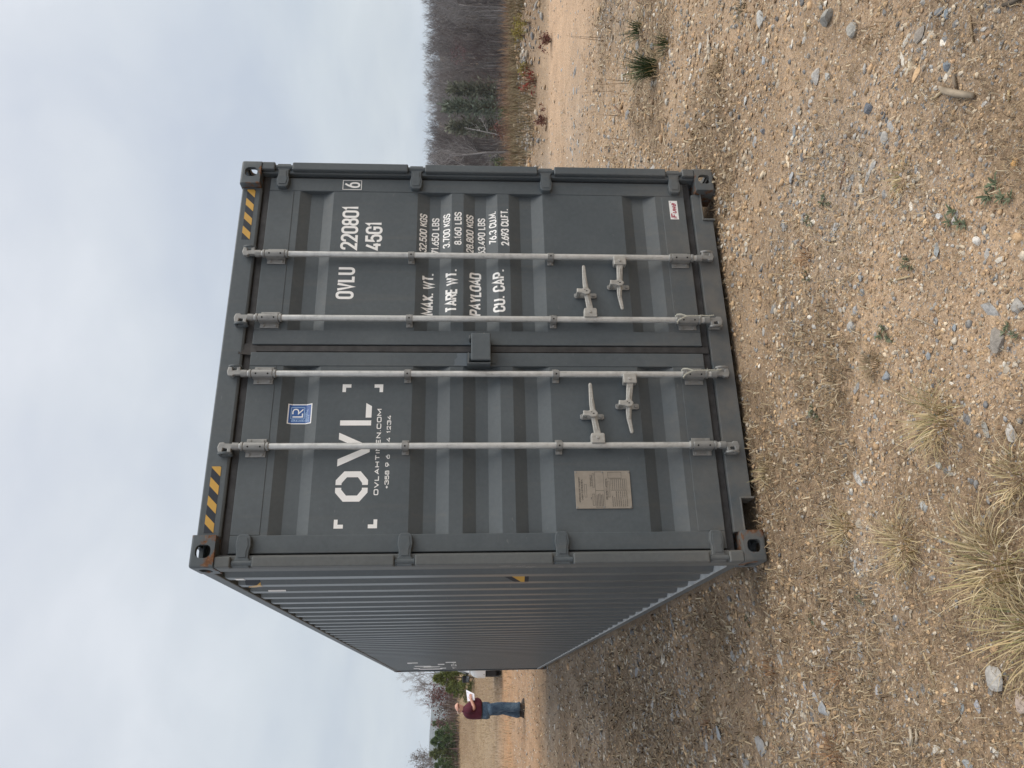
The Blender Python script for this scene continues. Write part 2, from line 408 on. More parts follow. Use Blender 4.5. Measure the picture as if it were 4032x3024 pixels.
# far ridge
def make_hill():
    nx, ny = 120, 14
    xs = np.linspace(-1500, 1700, nx); ys = np.linspace(0, 1, ny)
    X, T = np.meshgrid(xs, ys)
    Y = 1500 + 450 * T + 0.03 * X
    top = 84 + 34 * (fbm(X * 0.0021 + 3, X * 0 + .5, 81, 4) - .45) * 2
    Z = -30 + (top + 30) * np.sin(np.clip(T * 1.25, 0, 1) * math.pi / 2) - 30 * np.clip(T - .8, 0, 1)
    v = np.stack([X, Y, Z], -1).reshape(-1, 3); i = np.arange(nx * ny).reshape(ny, nx)
    q = np.stack([i[:-1, :-1], i[:-1, 1:], i[1:, 1:], i[1:, :-1]], -1).reshape(-1, 4)
    me = np_mesh('hills', v, q); me.polygons.foreach_set('use_smooth', [True] * len(me.polygons))
    o = obj('hills', me, plain('far_woods', (0.085, 0.09, 0.075), 0.95, var=0.3, vscale=0.05)); tag(o, kind='structure')
make_hill()

# ------------------------------------------------------------------ the container
W2 = 1.219; LEN = 12.192; HT = 2.896
box_root = tag(empty('shipping_container', (0, 0, 0)), 'dark grey forty foot steel shipping container with closed double doors, standing on the dirt', 'container')
GP, GR, GW = MAT['grey_paint'], MAT['grey_paint_rusty'], MAT['grey_paint_worn']

def rrect(w, h, r, n=5):
    p = []
    for cx, cz, a in ((w / 2 - r, h / 2 - r, 0), (-w / 2 + r, h / 2 - r, 90), (-w / 2 + r, -h / 2 + r, 180), (w / 2 - r, -h / 2 + r, 270)):
        for k in range(n + 1):
            q = R(a + 90 * k / n); p.append((cx + r * math.cos(q), cz + r * math.sin(q)))
    return p
def make_casting_mesh():
    """top left front corner: X from 0 (outside) to .162, Y 0 to .178, Z -.118 to 0"""
    def tmp(mb): 
        me = mb.mesh('t'); b = bmesh.new(); b.from_mesh(me); bmesh.ops.recalc_face_normals(b, faces=b.faces); b.to_mesh(me); b.free()
        o = bpy.data.objects.new('t', me); COL.objects.link(o); return o
    body = tmp(MB().box(0, .162, 0, .178, -.118, 0))
    b = bmesh.new(); b.from_mesh(body.data)
    e = [q for q in b.edges if all(v.co.x < 1e-5 for v in q.verts) and (all(v.co.y < 1e-5 for v in q.verts) or all(v.co.z > -1e-5 for v in q.verts))] + \
        [q for q in b.edges if all(v.co.z > -1e-5 for v in q.verts) and all(v.co.y < 1e-5 for v in q.verts)]
    bmesh.ops.bevel(b, geom=list(set(e)), offset=.014, segments=4, affect='EDGES', profile=0.5)
    b.to_mesh(body.data); b.free()
    cut = [MB().box(.026, .136, .026, .152, -.092, -.026)]
    f = MB(); f.prism([(x + .082, z - .062) for x, z in rrect(.066, .074, .026)], -.05, .05); cut.append(f)
    sd = MB(); poly = [(y + .089, z - .062) for y, z in rrect(.088, .058, .026)]
    n = len(poly); sd.add([(-.05, y, z) for y, z in poly] + [(.05, y, z) for y, z in poly],
                          [tuple(range(n - 1, -1, -1)), tuple(range(n, 2 * n))] + [(i, (i + 1) % n, (i + 1) % n + n, i + n) for i in range(n)]); cut.append(sd)
    tp = MB(); poly = [(x + .081, y + .089) for x, y in rrect(.064, .124, .03)]
    tp.add([(x, y, -.05) for x, y in poly] + [(x, y, .05) for x, y in poly],
           [tuple(range(n - 1, -1, -1)), tuple(range(n, 2 * n))] + [(i, (i + 1) % n, (i + 1) % n + n, i + n) for i in range(n)]); cut.append(tp)
    cs = []
    for c in cut:
        o = tmp(c); cs.append(o); md = body.modifiers.new('b', 'BOOLEAN'); md.operation = 'DIFFERENCE'; md.object = o; md.solver = 'EXACT'
    dg = bpy.context.evaluated_depsgraph_get()
    me = bpy.data.meshes.new_from_object(body.evaluated_get(dg))
    for o in cs + [body]: bpy.data.objects.remove(o)
    me.name = 'corner_casting'; me.materials.clear(); me.materials.append(GR)
    return me
cm = make_casting_mesh()
def variant(me, sx, sy, sz):
    m2 = me.copy(); m2.transform(Matrix.Diagonal((sx, sy, sz, 1)))
    if sx * sy * sz < 0: m2.flip_normals()
    return m2
for sx in (-1, 1):
    for back in (0, 1):
        for top in (1, 0):
            o = obj('corner_casting', variant(cm, 1 if sx < 0 else -1, 1 if not back else -1, 1 if top else -1), GR, box_root, smooth=True)
            o.location = (sx * W2, 0 if not back else LEN, HT if top else 0)

HINGE_Z = (2.648, 1.846, 1.050, 0.247)
# front corner posts, notched where the hinges sit
for sx in (-1, 1):
    def bx(mb, x0, x1, *r):
        a, b_ = sorted((sx * x0, sx * x1)); return mb.box(a, b_, *r)
    mb = MB(); bx(mb, 1.153, 1.2175, .034, .136, .118, 2.778)
    post = mb.build('corner_post', GW if sx < 0 else GP, box_root, bevel=.006)
    edges = [.118]
    for z in sorted(HINGE_Z): edges += [z - .052, z + .050]
    edges.append(2.778)
    for k in range(0, len(edges), 2):
        mb = MB(); bx(mb, 1.163, 1.2170, .006, .0345, edges[k] + .001, edges[k + 1] - .001)
        mb.build('post_flange', GW if sx < 0 else GP, post, bevel=.007, seg=3)
    mb = MB(); bx(mb, 1.150, 1.2170, LEN - .13, LEN - .004, .118, 2.778); mb.build('corner_post', GP, box_root, bevel=.005)
# header
mb = MB().prism([], 0, 0) if False else MB()
prof = [(.050, 2.783), (.050, 2.884), (.058, 2.891), (.115, 2.891), (.115, 2.783), (.085, 2.779), (.062, 2.770), (.056, 2.772)]
def xprofile(mb, prof, x0, x1):
    n = len(prof); mb.add([(x0, y, z) for y, z in prof] + [(x1, y, z) for y, z in prof],
                          [tuple(range(n)), tuple(range(2 * n - 1, n - 1, -1))] + [(i, i + n, (i + 1) % n + n, (i + 1) % n) for i in range(n)]); return mb
header = xprofile(mb, prof, -1.0565, 1.0565).build('door_header', GP, box_root, bevel=.003)
# sill with its two cut-outs beside the castings
sill = MB()
pl = [(-1.0565, .140), (-1.0565, .082), (-.880, .082), (-.872, .074), (-.872, .022), (.868, .022), (.868, .074), (.876, .082), (1.0565, .082), (1.0565, .140)]
sill.prism(pl, .052, .062)
sill_o = sill.build('door_sill', GP, box_root, bevel=.003)
MB().box(-1.0565, 1.0565, .0625, .135, .128, .1405).build('sill_ledge', GP, sill_o)
for x0, x1 in ((-.880, -.869), (.865, .876)):
    MB().box(x0, x1, .040, .16, .012, .081).build('sill_gusset', GW, sill_o, bevel=.002)
for x0, x1 in ((-1.056, -.8695), (.8655, 1.056)):
    MB().box(x0, x1, .043, .120, .0815, .0885).build('sill_lip', GW, sill_o, bevel=.002)
MB().box(-.868, .864, .0625, .13, .022, .030).build('sill_foot', GP, sill_o)

# doors -----------------------------------------------------------
DF = .055            # front of the door frame
BRK = [2.700, 2.544, 2.482, 2.406, 2.342, 1.836, 1.763, 1.697, 1.629, 1.557, 1.488, 1.420, 1.351, 1.281, 1.213, 1.143, 1.073, .578, .511, .443, .370, .200]
DEP = [0, 0, 1, 1, 0, 0, 1, 1, 0, 0, 1, 1, 0, 0, 1, 1, 0, 0, 1, 1, 0, 0]
def door_y(z):
    """front of the door sheet at height z"""
    if z > 2.580 or z < .331: return DF
    f = 0.0
    for a, b, da, db in zip(BRK, BRK[1:], DEP, DEP[1:]):
        if b <= z <= a: f = da + (db - da) * (a - z) / (a - b); break
    return DF + .003 + .033 * f
doors = {}
for side, (xa, xb, xi, xo) in {'R': (.104, 1.043, .016, 1.136), 'L': (-1.050, -.116, -1.142, -.032)}.items():
    d = MB(); zs = [z for z in BRK]; n = len(zs)
    v = []
    for x in (xa - .006, xb + .006):
        v += [(x, DF + .003 + .033 * f, z) for z, f in zip(zs, DEP)]
    d.add(v, [(i, i + 1, i + 1 + n, i + n) for i in range(n - 1)])
    door = d.build('door', GP, box_root)
    doors[side] = door
    left_stile = (xi, xa) if side == 'R' else (xi, xa); right_stile = (xb, xo)
    for x0, x1 in (left_stile, right_stile):
        MB().box(x0, x1, DF, .102, .187, 2.728).build('door_stile', GP, door, bevel=.004)
    MB().box(xa + .0005, xb - .0005, DF + .0004, .100, 2.581, 2.7275).build('door_rail', GP, door, bevel=.0025)
    MB().box(xa + .0005, xb - .0005, DF + .0004, .100, .1875, .3295).build('door_rail', GP, door, bevel=.0025)
# rubber seals
RB = MAT['rubber_seal']
def seal(*b, bev=.004): MB().box(*b).build('door_seal', RB, box_root, bevel=bev)
seal(-1.150, 1.150, .072, .096, 2.7295, 2.768); seal(-1.150, 1.150, .078, .11, 2.7685, 2.782)
seal(-1.150, 1.150, .074, .10, .1415, .186); 
seal(1.1365, 1.1525, .070, .10, .142, 2.775); seal(-1.1525, -1.1425, .070, .10, .142, 2.775)
seal(-.0315, .0155, .064, .10, .146, 2.7285, bev=.008); seal(-.026, .010, .060, .0645, .15, 2.72)
# overlapping flap at the top of the joint
MB().add([(-.048, .058, 2.735), (.03, .064, 2.735), (.012, .058, 2.79), (-.048, .046, 2.795), (-.048, .056, 2.70), (.012, .062, 2.70)],
         [(0, 1, 2, 3), (4, 5, 1, 0)]).build('door_seal', RB, box_root)
# dark space behind the doors and under the floor
MB().box(-1.14, 1.14, .104, .112, .15, 2.77).build('door_lining', MAT['dark_floor'], box_root)
MB().box(-1.15, 1.15, .14, LEN - .14, .15, .19).build('floor_deck', MAT['dark_floor'], box_root)
for k in range(14):
    MB().box(-1.15, 1.15, .35 + k * .87, .41 + k * .87, .04, .149).build('cross_member', GP, box_root)
MB().box(-1.15, 1.15, .10, LEN - .1, 2.862, 2.884).build('roof_panel', GP, box_root)
MB().box(-1.15, 1.15, LEN - .06, LEN - .02, .15, 2.85).build('end_wall', GP, box_root)

# corrugated side walls
PITCH, CR, SLP, CDEP = .2705, .080, .056, .045
Y0 = .408
def side_d(y):
    """depth of the side sheet behind its crest line"""
    q = (y - Y0) % PITCH
    if y < Y0 - SLP - .02 or y > LEN - .30: return 0.0 if y < Y0 - .15 else CDEP
    if q <= CR: return 0.0
    if q <= CR + SLP: return CDEP * (q - CR) / SLP
    if q <= PITCH - SLP: return CDEP
    return CDEP * (PITCH - q) / SLP
SX = -1.205
ys = [.130, .175, .175 + .06]
ds = [0, 0, CDEP]
y = Y0 - SLP; ys.append(y); ds.append(CDEP)
ybrk = list(ys)
k = 0
while Y0 + k * PITCH + CR + SLP < LEN - .14:
    b0 = Y0 + k * PITCH
    for yy, dd in ((b0, 0), (b0 + CR, 0), (b0 + CR + SLP, CDEP), (b0 + PITCH - SLP, CDEP)):
        if yy < LEN - .13: ys.append(yy); ds.append(dd)
    k += 1
ys.append(LEN - .125); ds.append(CDEP)
for sx in (-1, 1):
    mb = MB(); n = len(ys)
    mb.add([(sx * (1.205 - d_), y_, .155) for y_, d_ in zip(ys, ds)] + [(sx * (1.205 - d_), y_, 2.85) for y_, d_ in zip(ys, ds)],
           [(i, i + 1, i + 1 + n, i + n) for i in range(n - 1)])
    wall = mb.build('side_wall', MAT['grey_paint_side'], box_root)
    a, b_ = sorted((sx * 1.150, sx * 1.2125)); MB().box(a, b_, .1785, LEN - .1785, 2.832, 2.8945).build('top_side_rail', GP, box_root, bevel=.006)
    a, b_ = sorted((sx * 1.160, sx * 1.2105)); rl = MB().box(a, b_, .1785, LEN - .1785, .098, .160).build('bottom_side_rail', GP, box_root, bevel=.004)
    a, b_ = sorted((sx * 1.165, sx * 1.2145)); MB().box(a, b_, .1785, LEN - .1785, .1605, .1665).build('rail_ledge', MAT['ledge_lit'], rl)  # thin strip added over the rail, coloured pale to look lit from above
def side_x(y):
    for i in range(len(ys) - 1):
        if ys[i] <= y <= ys[i + 1]: return -(1.205 - (ds[i] + (ds[i + 1] - ds[i]) * (y - ys[i]) / (ys[i + 1] - ys[i])))
    return -1.205

# hinges
def hinge_mesh(inset):
    mb = MB()
    if not inset:   # X outward from the door: 0 at the blade tip, .165 at the knuckle
        mb.prism([(.0, -.022), (.012, -.033), (.055, -.038), (.085, -.031), (.120, -.031), (.128, -.040), (.166, -.040), (.166, .040), (.128, .040), (.120, .031), (.085, .031), (.055, .038), (.012, .033), (.0, .022)], .022, .054)
    else:
        mb.prism([(.018, -.020), (.060, -.026), (.084, -.019), (.116, -.019), (.116, .019), (.084, .019), (.060, .026), (.018, .020)], .0185, .0225)
    return mb
hb = hinge_mesh(0); hi = hinge_mesh(1)
for sx in (-1, 1):
    for z in HINGE_Z:
        mb = MB(); mb.v = [(sx * (1.050 + x), y, z + zz_) for x, y, zz_ in hb.v]; mb.f = list(hb.f)
        h = mb.build('hinge', GP, box_root, bevel=.005, seg=3)
        mb = MB(); mb.v = [(sx * (1.050 + x), y, z + zz_) for x, y, zz_ in hi.v]; mb.f = list(hi.f)
        mb.build('hinge_rib', GP, h, bevel=.0015)
        mb = MB().tube([(sx * 1.1935, .030, z - .050), (sx * 1.1935, .030, z + .048)], .0145, 12)
        mb.build('hinge_pin', GP, h, smooth=True)

# locking rods
ZR, ZC, ZH = MAT['zinc_rod'], MAT['zinc_cast'], MAT['zinc_handle']
RODX = (.577, .163, -.177, -.591); RY = .020; RR = .0172
def half_round(mb, x, r, z0, z1, n=10):
    """open collar bent round the rod, closed back to the door"""
    pts = [(x - r, DF - .002)] + [(x - r * math.cos(math.pi * k / n), RY - r * math.sin(math.pi * k / n)) for k in range(n + 1)] + [(x + r, DF - .002)]
    n = len(pts)
    mb.add([(a, b, z0) for a, b in pts] + [(a, b, z1) for a, b in pts], [tuple(range(n)), tuple(range(2 * n - 1, n - 1, -1))] + [(i, i + n, (i + 1) % n + n, (i + 1) % n) for i in range(n)])
    return mb
def bolt(x, y, z, r, parent, mat=ZC, h=.008, name='bolt'):
    n = 8; mb = MB()
    mb.prism([(x + r * math.cos(2 * math.pi * k / n + .2), z + r * math.sin(2 * math.pi * k / n + .2)) for k in range(n)], y - h, y)
    return mb.build(name, mat, parent, bevel=.0015)
def claw(top, s):
    """cam at the rod end: a two-pronged hook in the X-Z plane, z measured from the rod end outwards"""
    return [(s * a, b) for a, b in ((-.012, 0), (.012, 0), (.014, .014), (.040, .016), (.046, .030), (.036, .036), (.016, .034), (.012, .056), (.036, .060), (.034, .080), (.006, .086), (-.018, .078), (-.020, .054), (-.012, .046))]
for i, x in enumerate(RODX):
    rod = MB().tube([(x, RY, .150), (x, RY, 2.745)], RR, 20).build('locking_rod', ZR, box_root, smooth=True)
    for zc, sgn in ((2.642, 1), (.262, -1)):
        mb = half_round(MB(), x, .0235, zc - .055, zc + .055)
        br = mb.build('rod_bracket', ZC, rod, bevel=.002, smooth=True)
        MB().box(x - .050, x + .050, DF - .0075, DF - .0005, zc - .052, zc + .052).build('bracket_flange', ZC, rod, bevel=.003)
        for bxx in (-.037, .037):
            for bz in (-.034, .034): bolt(x + bxx, DF - .007, zc + bz, .0085, rod, h=.007)
        for bz in (-.032, .032):
            n = 10; mb = MB().prism([(x - .008 + .0045 * math.cos(2 * math.pi * q / n), zc + bz + .0045 * math.sin(2 * math.pi * q / n)) for q in range(n)], RY - .0238, RY - .019)
            mb.build('bracket_hole', MAT['black_hole'], rod)
        for zz_ in (zc - .066, zc + .066):
            MB().tube([(x, RY, zz_ - .007), (x, RY, zz_ + .007)], .0235, 18).build('rod_collar', ZC, rod, bevel=.002, smooth=True)
    for zc in (1.861, 1.043):
        half_round(MB(), x, .0215, zc - .0185, zc + .0185).build('rod_guide', ZC, rod, bevel=.002, smooth=True)
        MB().box(x - .041, x + .041, DF - .006, DF - .0005, zc - .0185, zc + .0185).build('guide_flange', ZC, rod, bevel=.003)
        for bxx in (-.031, .031): bolt(x + bxx, DF - .006, zc, .0085, rod, h=.007)
        n = 10; MB().prism([(x - .006 + .0045 * math.cos(2 * math.pi * q / n), zc + .0045 * math.sin(2 * math.pi * q / n)) for q in range(n)], RY - .0218, RY - .017).build('guide_hole', MAT['black_hole'], rod)
    # cams and the keepers they hook into
    for top in (1, 0):
        z0 = 2.744 if top else .151; sg = 1 if top else -1; s = -1 if i % 2 else 1
        poly = [(x + a, z0 + sg * b) for a, b in claw(top, s)]
        c = MB().prism(poly, RY - .014, RY + .012); c.build('cam', ZC, rod, bevel=.004, seg=2)
        MB().tube([(x, RY, z0 - sg * .02), (x, RY, z0 + sg * .012)], [.0205, .0215], 14).build('cam_neck', ZC, rod, smooth=True)
        kz = z0 + sg * .046; kx = x + s * .022
        kp = MB().box(kx - .026, kx + .026, .034, .052, kz - .030, kz + .030)
        ko = kp.build('cam_keeper', ZC if not top else GP, box_root, bevel=.005)
        MB().tube([(kx + s * .018, .046, kz - .03), (kx + s * .018, .012, kz - .03), (kx + s * .018, .004, kz - .012), (kx + s * .018, .004, kz + .012), (kx + s * .018, .012, kz + .03), (kx + s * .018, .046, kz + .03)], .0075, 8).build('keeper_loop', ZC if not top else GP, ko, smooth=True)

# handles: lever from a hasp on the rod, past a retainer screwed to the door
def handle(rx, hx, tx, z_rod, z_hub, z_tip, rusty=False):
    s = 1 if tx > rx else -1
    root = MB()
    y = .006
    def lever(pts, t0, t1):
        up = [(x, z + w_) for x, z, w_ in pts]; dn = [(x, z - w_) for x, z, w_ in pts]
        poly = dn + up[::-1] if s > 0 else up + dn[::-1]
        return MB().prism(poly, t0, t1)
    pts = [(rx + s * .045, z_rod, .0185), (rx + s * .075, z_rod + .002, .0185), (hx, z_hub, .0155), (hx + s * .05, z_hub + .004, .015), (hx + s * .085, z_hub + .006, .0125), (tx - s * .010, z_tip, .0095), (tx, z_tip, .006)]
    h = lever(pts, y - .006, y + .007).build('door_handle', ZH, box_root, bevel=.004, seg=2)
    rib = [(rx + s * .085, z_rod + .002, .001), (hx - s * .02, z_hub, .007), (hx + s * .015, z_hub, .007), (hx + s * .09, z_hub + .006, .001)]
    lever(rib, y - .0125, y - .005).build('handle_rib', ZH, h, bevel=.0015)
    a, b = sorted((rx + s * .006, rx + s * .062))
    hp = MB().prism([(a, z_rod - .037), (b - .006, z_rod - .037), (b, z_rod - .031), (b, z_rod + .031), (b - .006, z_rod + .037), (a, z_rod + .037)], -.008, .036).build('handle_hasp', ZH, h, bevel=.004)
    bolt(rx + s * .036, -.008, z_rod + .002, .0085, h, ZH, h=.006, name='hasp_rivet')
    # retainer plate
    oc = [(.0, -.066), (.011, -.066), (.016, -.058), (.016, .058), (.010, .066), (-.010, .066), (-.016, .058), (-.016, -.058), (-.010, -.066)][1:]
    MB().prism([(hx + p, z_hub + q) for p, q in oc], DF - .008, DF - .001).build('handle_retainer', ZC, h, bevel=.002)
    for q in (-.047, .047):
        bolt(hx, DF - .008, z_hub + q, .010, h, MAT['rust_bolt'] if (rusty and q > 0) else ZC, h=.008)
    # catch that swings down over the lever
    MB().prism([(hx - .014, z_hub + .058), (hx - .016, z_hub + .030), (hx - .024, z_hub + .012), (hx - .022, z_hub - .012), (hx - .002, z_hub - .024), (hx + .017, z_hub - .010), (hx + .019, z_hub + .012), (hx + .012, z_hub + .030), (hx + .014, z_hub + .058)], y - .024, y - .0125).build('handle_catch', ZH, h, bevel=.004, seg=2)
    MB().box(hx - .010, hx + .010, y - .022, DF - .008, z_hub + .034, z_hub + .056).build('catch_post', ZH, h, bevel=.003)
    n = 8
    for dx, dz, r in ((-.004, .002, .0045), (.004, .012, .003)):
        MB().prism([(hx + dx + r * .7 * math.cos(2 * math.pi * q / n), z_hub + dz + r * 1.3 * math.sin(2 * math.pi * q / n)) for q in range(n)], y - .0245, y - .022).build('catch_slot', MAT['black_hole'], h)
handle(.163, .333, .511, .831, .846, .853)
handle(.577, .390, .221, .637, .648, .644, True)
handle(-.591, -.418, -.236, .835, .851, .858)
handle(-.177, -.358, -.529, .636, .652, .648, True)

# padlock box across the joint
lb = MB().prism([(-.112, 1.404), (.052, 1.404), (.052, 1.512), (-.112, 1.512)], -.028, .0545).build('lock_box', GP, box_root, bevel=.006, seg=3)
MB().box(.030, .0515, .0, .0535, 1.514, 1.524).build('lock_box_weld', GW, lb, bevel=.003)
lug = MB().box(-.132, -.126, -.024, .0545, 1.406, 1.534).build('lock_lug', GP, box_root, bevel=.0015)
MB().box(-.1255, -.062, -.018, .052, 1.524, 1.531).build('lug_flange', GW, lug, bevel=.0015)
MB().box(-.100, -.055, .046, .0548, 1.372, 1.402).build('lug_plate', GP, lug, bevel=.0015)
MB().tube([(.054, .03, 1.452), (.072, .03, 1.449), (.077, .03, 1.440), (.074, .03, 1.432), (.066, .03, 1.428), (.058, .03, 1.430)][::1], .0035, 8).build('lock_hook', ZC, lb, smooth=True)
MB().add([(-.113, DF - .0008, 1.536), (-.035, DF - .0008, 1.538), (-.036, DF - .0008, 1.588), (-.045, DF - .0008, 1.592), (-.060, DF - .0008, 1.588), (-.078, DF - .0008, 1.606), (-.100, DF - .0008, 1.604), (-.112, DF - .0008, 1.612)], [tuple(range(8))]).build('repaint_patch', MAT['repaint_patch'], doors['L'])

# frayed ropes tied round the two middle rods
def rope(x, label):
    k = RY - .028
    r = empty('tie_rope', (x, k, .30)); tag(r, label, 'rope', 'frayed ropes on the middle locking rods')
    for ph in (0, 1, 2):
        mb = MB()
        path = [(-.028, .012, .030), (-.026, -.004, .036), (-.018, -.010, .030), (-.004, -.010, .004), (.008, -.010, -.020), (.022, -.004, .010), (.026, .006, .030), (.020, .020, .036)]
        def wob(pts, amp=.0022):
            o_ = []
            L = 0; last = None
            fine = []
            for a, b in zip(pts, pts[1:]):
                for q in range(4): fine.append(Vector(a).lerp(Vector(b), q / 4))
            fine.append(Vector(pts[-1]))
            for i_, p in enumerate(fine):
                an = i_ * 1.25 + ph * 2.094; o_.append((p.x + amp * math.cos(an), p.y + amp * math.sin(an) * .6, p.z + amp * math.sin(an)))
            return o_
        mb.tube(wob(path), .0024, 5)
        mb.tube(wob([(.008, -.010, -.020), (.010, -.010, -.05), (.011, -.009, -.085), (.012, -.008, -.115), (.013, -.004, -.150), (.020, .002, -.182)]), .0023, 5)
        for q in range(3):
            a = random.uniform(-1, 1); mb.tube([(.011, -.010, -.095 - .004 * q), (.011 + .012 * a, -.016, -.098 - .012 * random.random())], [.0014, .0006], 4)
        mb.build('strand', MAT['rope_fibre'], r, smooth=True)
rope(.163, 'frayed white rope knotted round the locking rod right of the door joint')
rope(-.177, 'frayed white rope knotted round the locking rod left of the door joint')

# ------------------------------------------------------------------ lettering: own stroke alphabet, laid onto the pressed sheet
def se(cx, cy, rx, ry, a0, a1, p, n=10):
    o_ = []
    for k in range(n + 1):
        a = R(a0 + (a1 - a0) * k / n); c, s = math.cos(a), math.sin(a)
        o_.append((cx + rx * math.copysign(abs(c) ** (2 / p), c), cy + ry * math.copysign(abs(s) ** (2 / p), s)))
    return o_
def glyph(ch, p=2.4, r=.24):
    """(relative width, strokes as centre lines in a unit box)"""
    up = se(.5, 1 - r, .5, r, 180, 0, p); dn = se(.5, r, .5, r, 0, -180, p)
    G = {
        'O': (1, [up + dn + [up[0]]]), '0': (1, [up + dn + [up[0]]]),
        'D': (1, [[(0, 0), (0, 1), (.55, 1)] + se(.55, 1 - r, .45, r, 90, 0, p, 6) + se(.55, r, .45, r, 0, -90, p, 6) + [(0, 0)]]),
        'U': (1, [[(0, 1)] + dn[::-1] + [(1, 1)]]),
        'C': (1, [[(1, .66)] + up[::-1] + dn[::-1] + [(1, .34)]]),
        'G': (1, [[(1, .70)] + up[::-1] + dn[::-1] + [(1, .47), (.52, .47)]]),
        'S': (1, [[(1, .74)] + up[::-1] + [(0, .70), (.12, .60), (.5, .51), (.88, .42), (1, .32)] + dn + [(0, .27)]]),
        '2': (1, [[(0, .72)] + up + [(1, .68), (.9, .54), (0, 0), (1, 0)]]),
        '3': (1, [[(0, .76)] + se(.5, .77, .5, .23, 180, -90, p, 12) , se(.5, .27, .5, .27, 90, -180, p, 12) + [(0, .28)]]),
        '4': (1.05, [[(.68, 1), (0, .27), (1, .27)], [(.74, .5), (.74, 0)]]),
        '5': (1, [[(.96, 1), (.06, 1), (.02, .56), (.22, .62), (.55, .63), (.86, .56), (1, .42)] + se(.5, r, .5, r, 0, -180, p) + [(0, .28)]]),
        '6': (1, [[(.80, 1), (.42, .80), (.14, .56), (.02, .36)], se(.5, .31, .5, .31, 0, 360, p, 20)]),
        '7': (1, [[(0, 1), (1, 1), (.36, 0)]]),
        '8': (1, [se(.5, .76, .43, .24, 0, 360, p, 18), se(.5, .26, .5, .26, 0, 360, p, 18)]),
        '9': (1, [[(.20, 0), (.58, .20), (.86, .44), (.98, .64)], se(.5, .69, .5, .31, 0, 360, p, 20)]),
        '1': (.45, [[(0, .80), (.6, 1), (.6, 0)]]), 'I': (.12, [[(.5, 0), (.5, 1)]]),
        'A': (1.05, [[(0, 0), (.5, 1), (1, 0)], [(.19, .30), (.81, .30)]]),
        'B': (1, [[(0, 0), (0, 1), (.6, 1)] + se(.6, .76, .36, .24, 90, -90, p, 8) + [(0, .52)], [(.6, .52)] + se(.6, .26, .40, .26, 90, -90, p, 8) + [(0, 0)]]),
        'E': (.85, [[(1, 1), (0, 1), (0, 0), (1, 0)], [(0, .51), (.85, .51)]]), 'F': (.85, [[(1, 1), (0, 1), (0, 0)], [(0, .5), (.8, .5)]]),
        'H': (1, [[(0, 0), (0, 1)], [(1, 0), (1, 1)], [(0, .5), (1, .5)]]), 'K': (1, [[(0, 0), (0, 1)], [(1, 1), (0, .38)], [(.36, .60), (1, 0)]]),
        'L': (.85, [[(0, 1), (0, 0), (1, 0)]]), 'M': (1.3, [[(0, 0), (0, 1), (.5, .25), (1, 1), (1, 0)]]), 'N': (1, [[(0, 0), (0, 1), (1, 0), (1, 1)]]),
        'P': (1, [[(0, 0), (0, 1), (.6, 1)] + se(.6, .73, .4, .27, 90, -90, p, 8) + [(0, .46)]]),
        'R': (1, [[(0, 0), (0, 1), (.6, 1)] + se(.6, .74, .4, .26, 90, -90, p, 8) + [(0, .48)], [(.55, .48), (1, 0)]]),
        'T': (1, [[(0, 1), (1, 1)], [(.5, 1), (.5, 0)]]), 'V': (1.05, [[(0, 1), (.5, 0), (1, 1)]]),
        'W': (1.5, [[(0, 1), (.25, 0), (.5, .85), (.75, 0), (1, 1)]]), 'X': (1.05, [[(0, 0), (1, 1)], [(0, 1), (1, 0)]]), 'Y': (1.05, [[(0, 1), (.5, .45), (1, 1)], [(.5, .45), (.5, 0)]]),
        'Q': (1, [up + dn + [up[0]], [(.6, .25), (1, 0)]]), 'J': (1, [[(1, 1), (1, r)] + se(.5, r, .5, r, 0, -180, p)]), 'Z': (1, [[(0, 1), (1, 1), (0, 0), (1, 0)]]),
        '.': (.12, [[(.5, -.02), (.5, .13)]]), ',': (.12, [[(.5, -.06), (.5, .12)]]), '+': (.8, [[(0, .42), (1, .42)], [(.5, .12), (.5, .72)]]),
        "'": (.12, [[(.5, .8), (.5, 1)]]), '-': (.6, [[(0, .45), (1, .45)]]), '/': (.6, [[(0, 0), (1, 1)]]),
        'u': (.9, [[(0, .70), (0, .18), (.2, 0), (.7, 0), (1, .2)], [(1, .70), (1, 0)]]), 'w': (1.35, [[(0, .70), (.25, 0), (.5, .6), (.75, 0), (1, .70)]]),
        'a': (.9, [[(.12, .70), (.8, .70), (1, .58), (1, 0)], [(1, .40), (.3, .40), (0, .28), (0, .12), (.25, 0), (.7, 0), (1, .15)]]),
    }
    return G[ch]
def ribbon(pts, t):
    """mitred band of width t round a centre line; quads as point lists"""
    q = [Vector((a, b)) for a, b in pts]
    r = [q[0]]
    for a in q[1:]:
        if (a - r[-1]).length > 1e-6: r.append(a)
    closed = (r[0] - r[-1]).length < 1e-5 and len(r) > 3
    if closed: r = r[:-1]
    n = len(r); L = []; Rr = []
    for i in range(n):
        a = r[i - 1] if (i or closed) else None; b = r[(i + 1) % n] if (i < n - 1 or closed) else None
        d0 = (r[i] - a).normalized() if a is not None else None; d1 = (b - r[i]).normalized() if b is not None else None
        d0 = d0 or d1; d1 = d1 or d0
        n0 = Vector((-d0.y, d0.x)); n1 = Vector((-d1.y, d1.x)); mt = (n0 + n1)
        mt = mt.normalized() if mt.length > 1e-4 else n0
        k = min(1 / max(mt.dot(n0), .35), 2.2) * t / 2
        L.append(r[i] + mt * k); Rr.append(r[i] - mt * k)
    return [(Rr[i], Rr[(i + 1) % n], L[(i + 1) % n], L[i]) for i in range(n if closed else n - 1)]
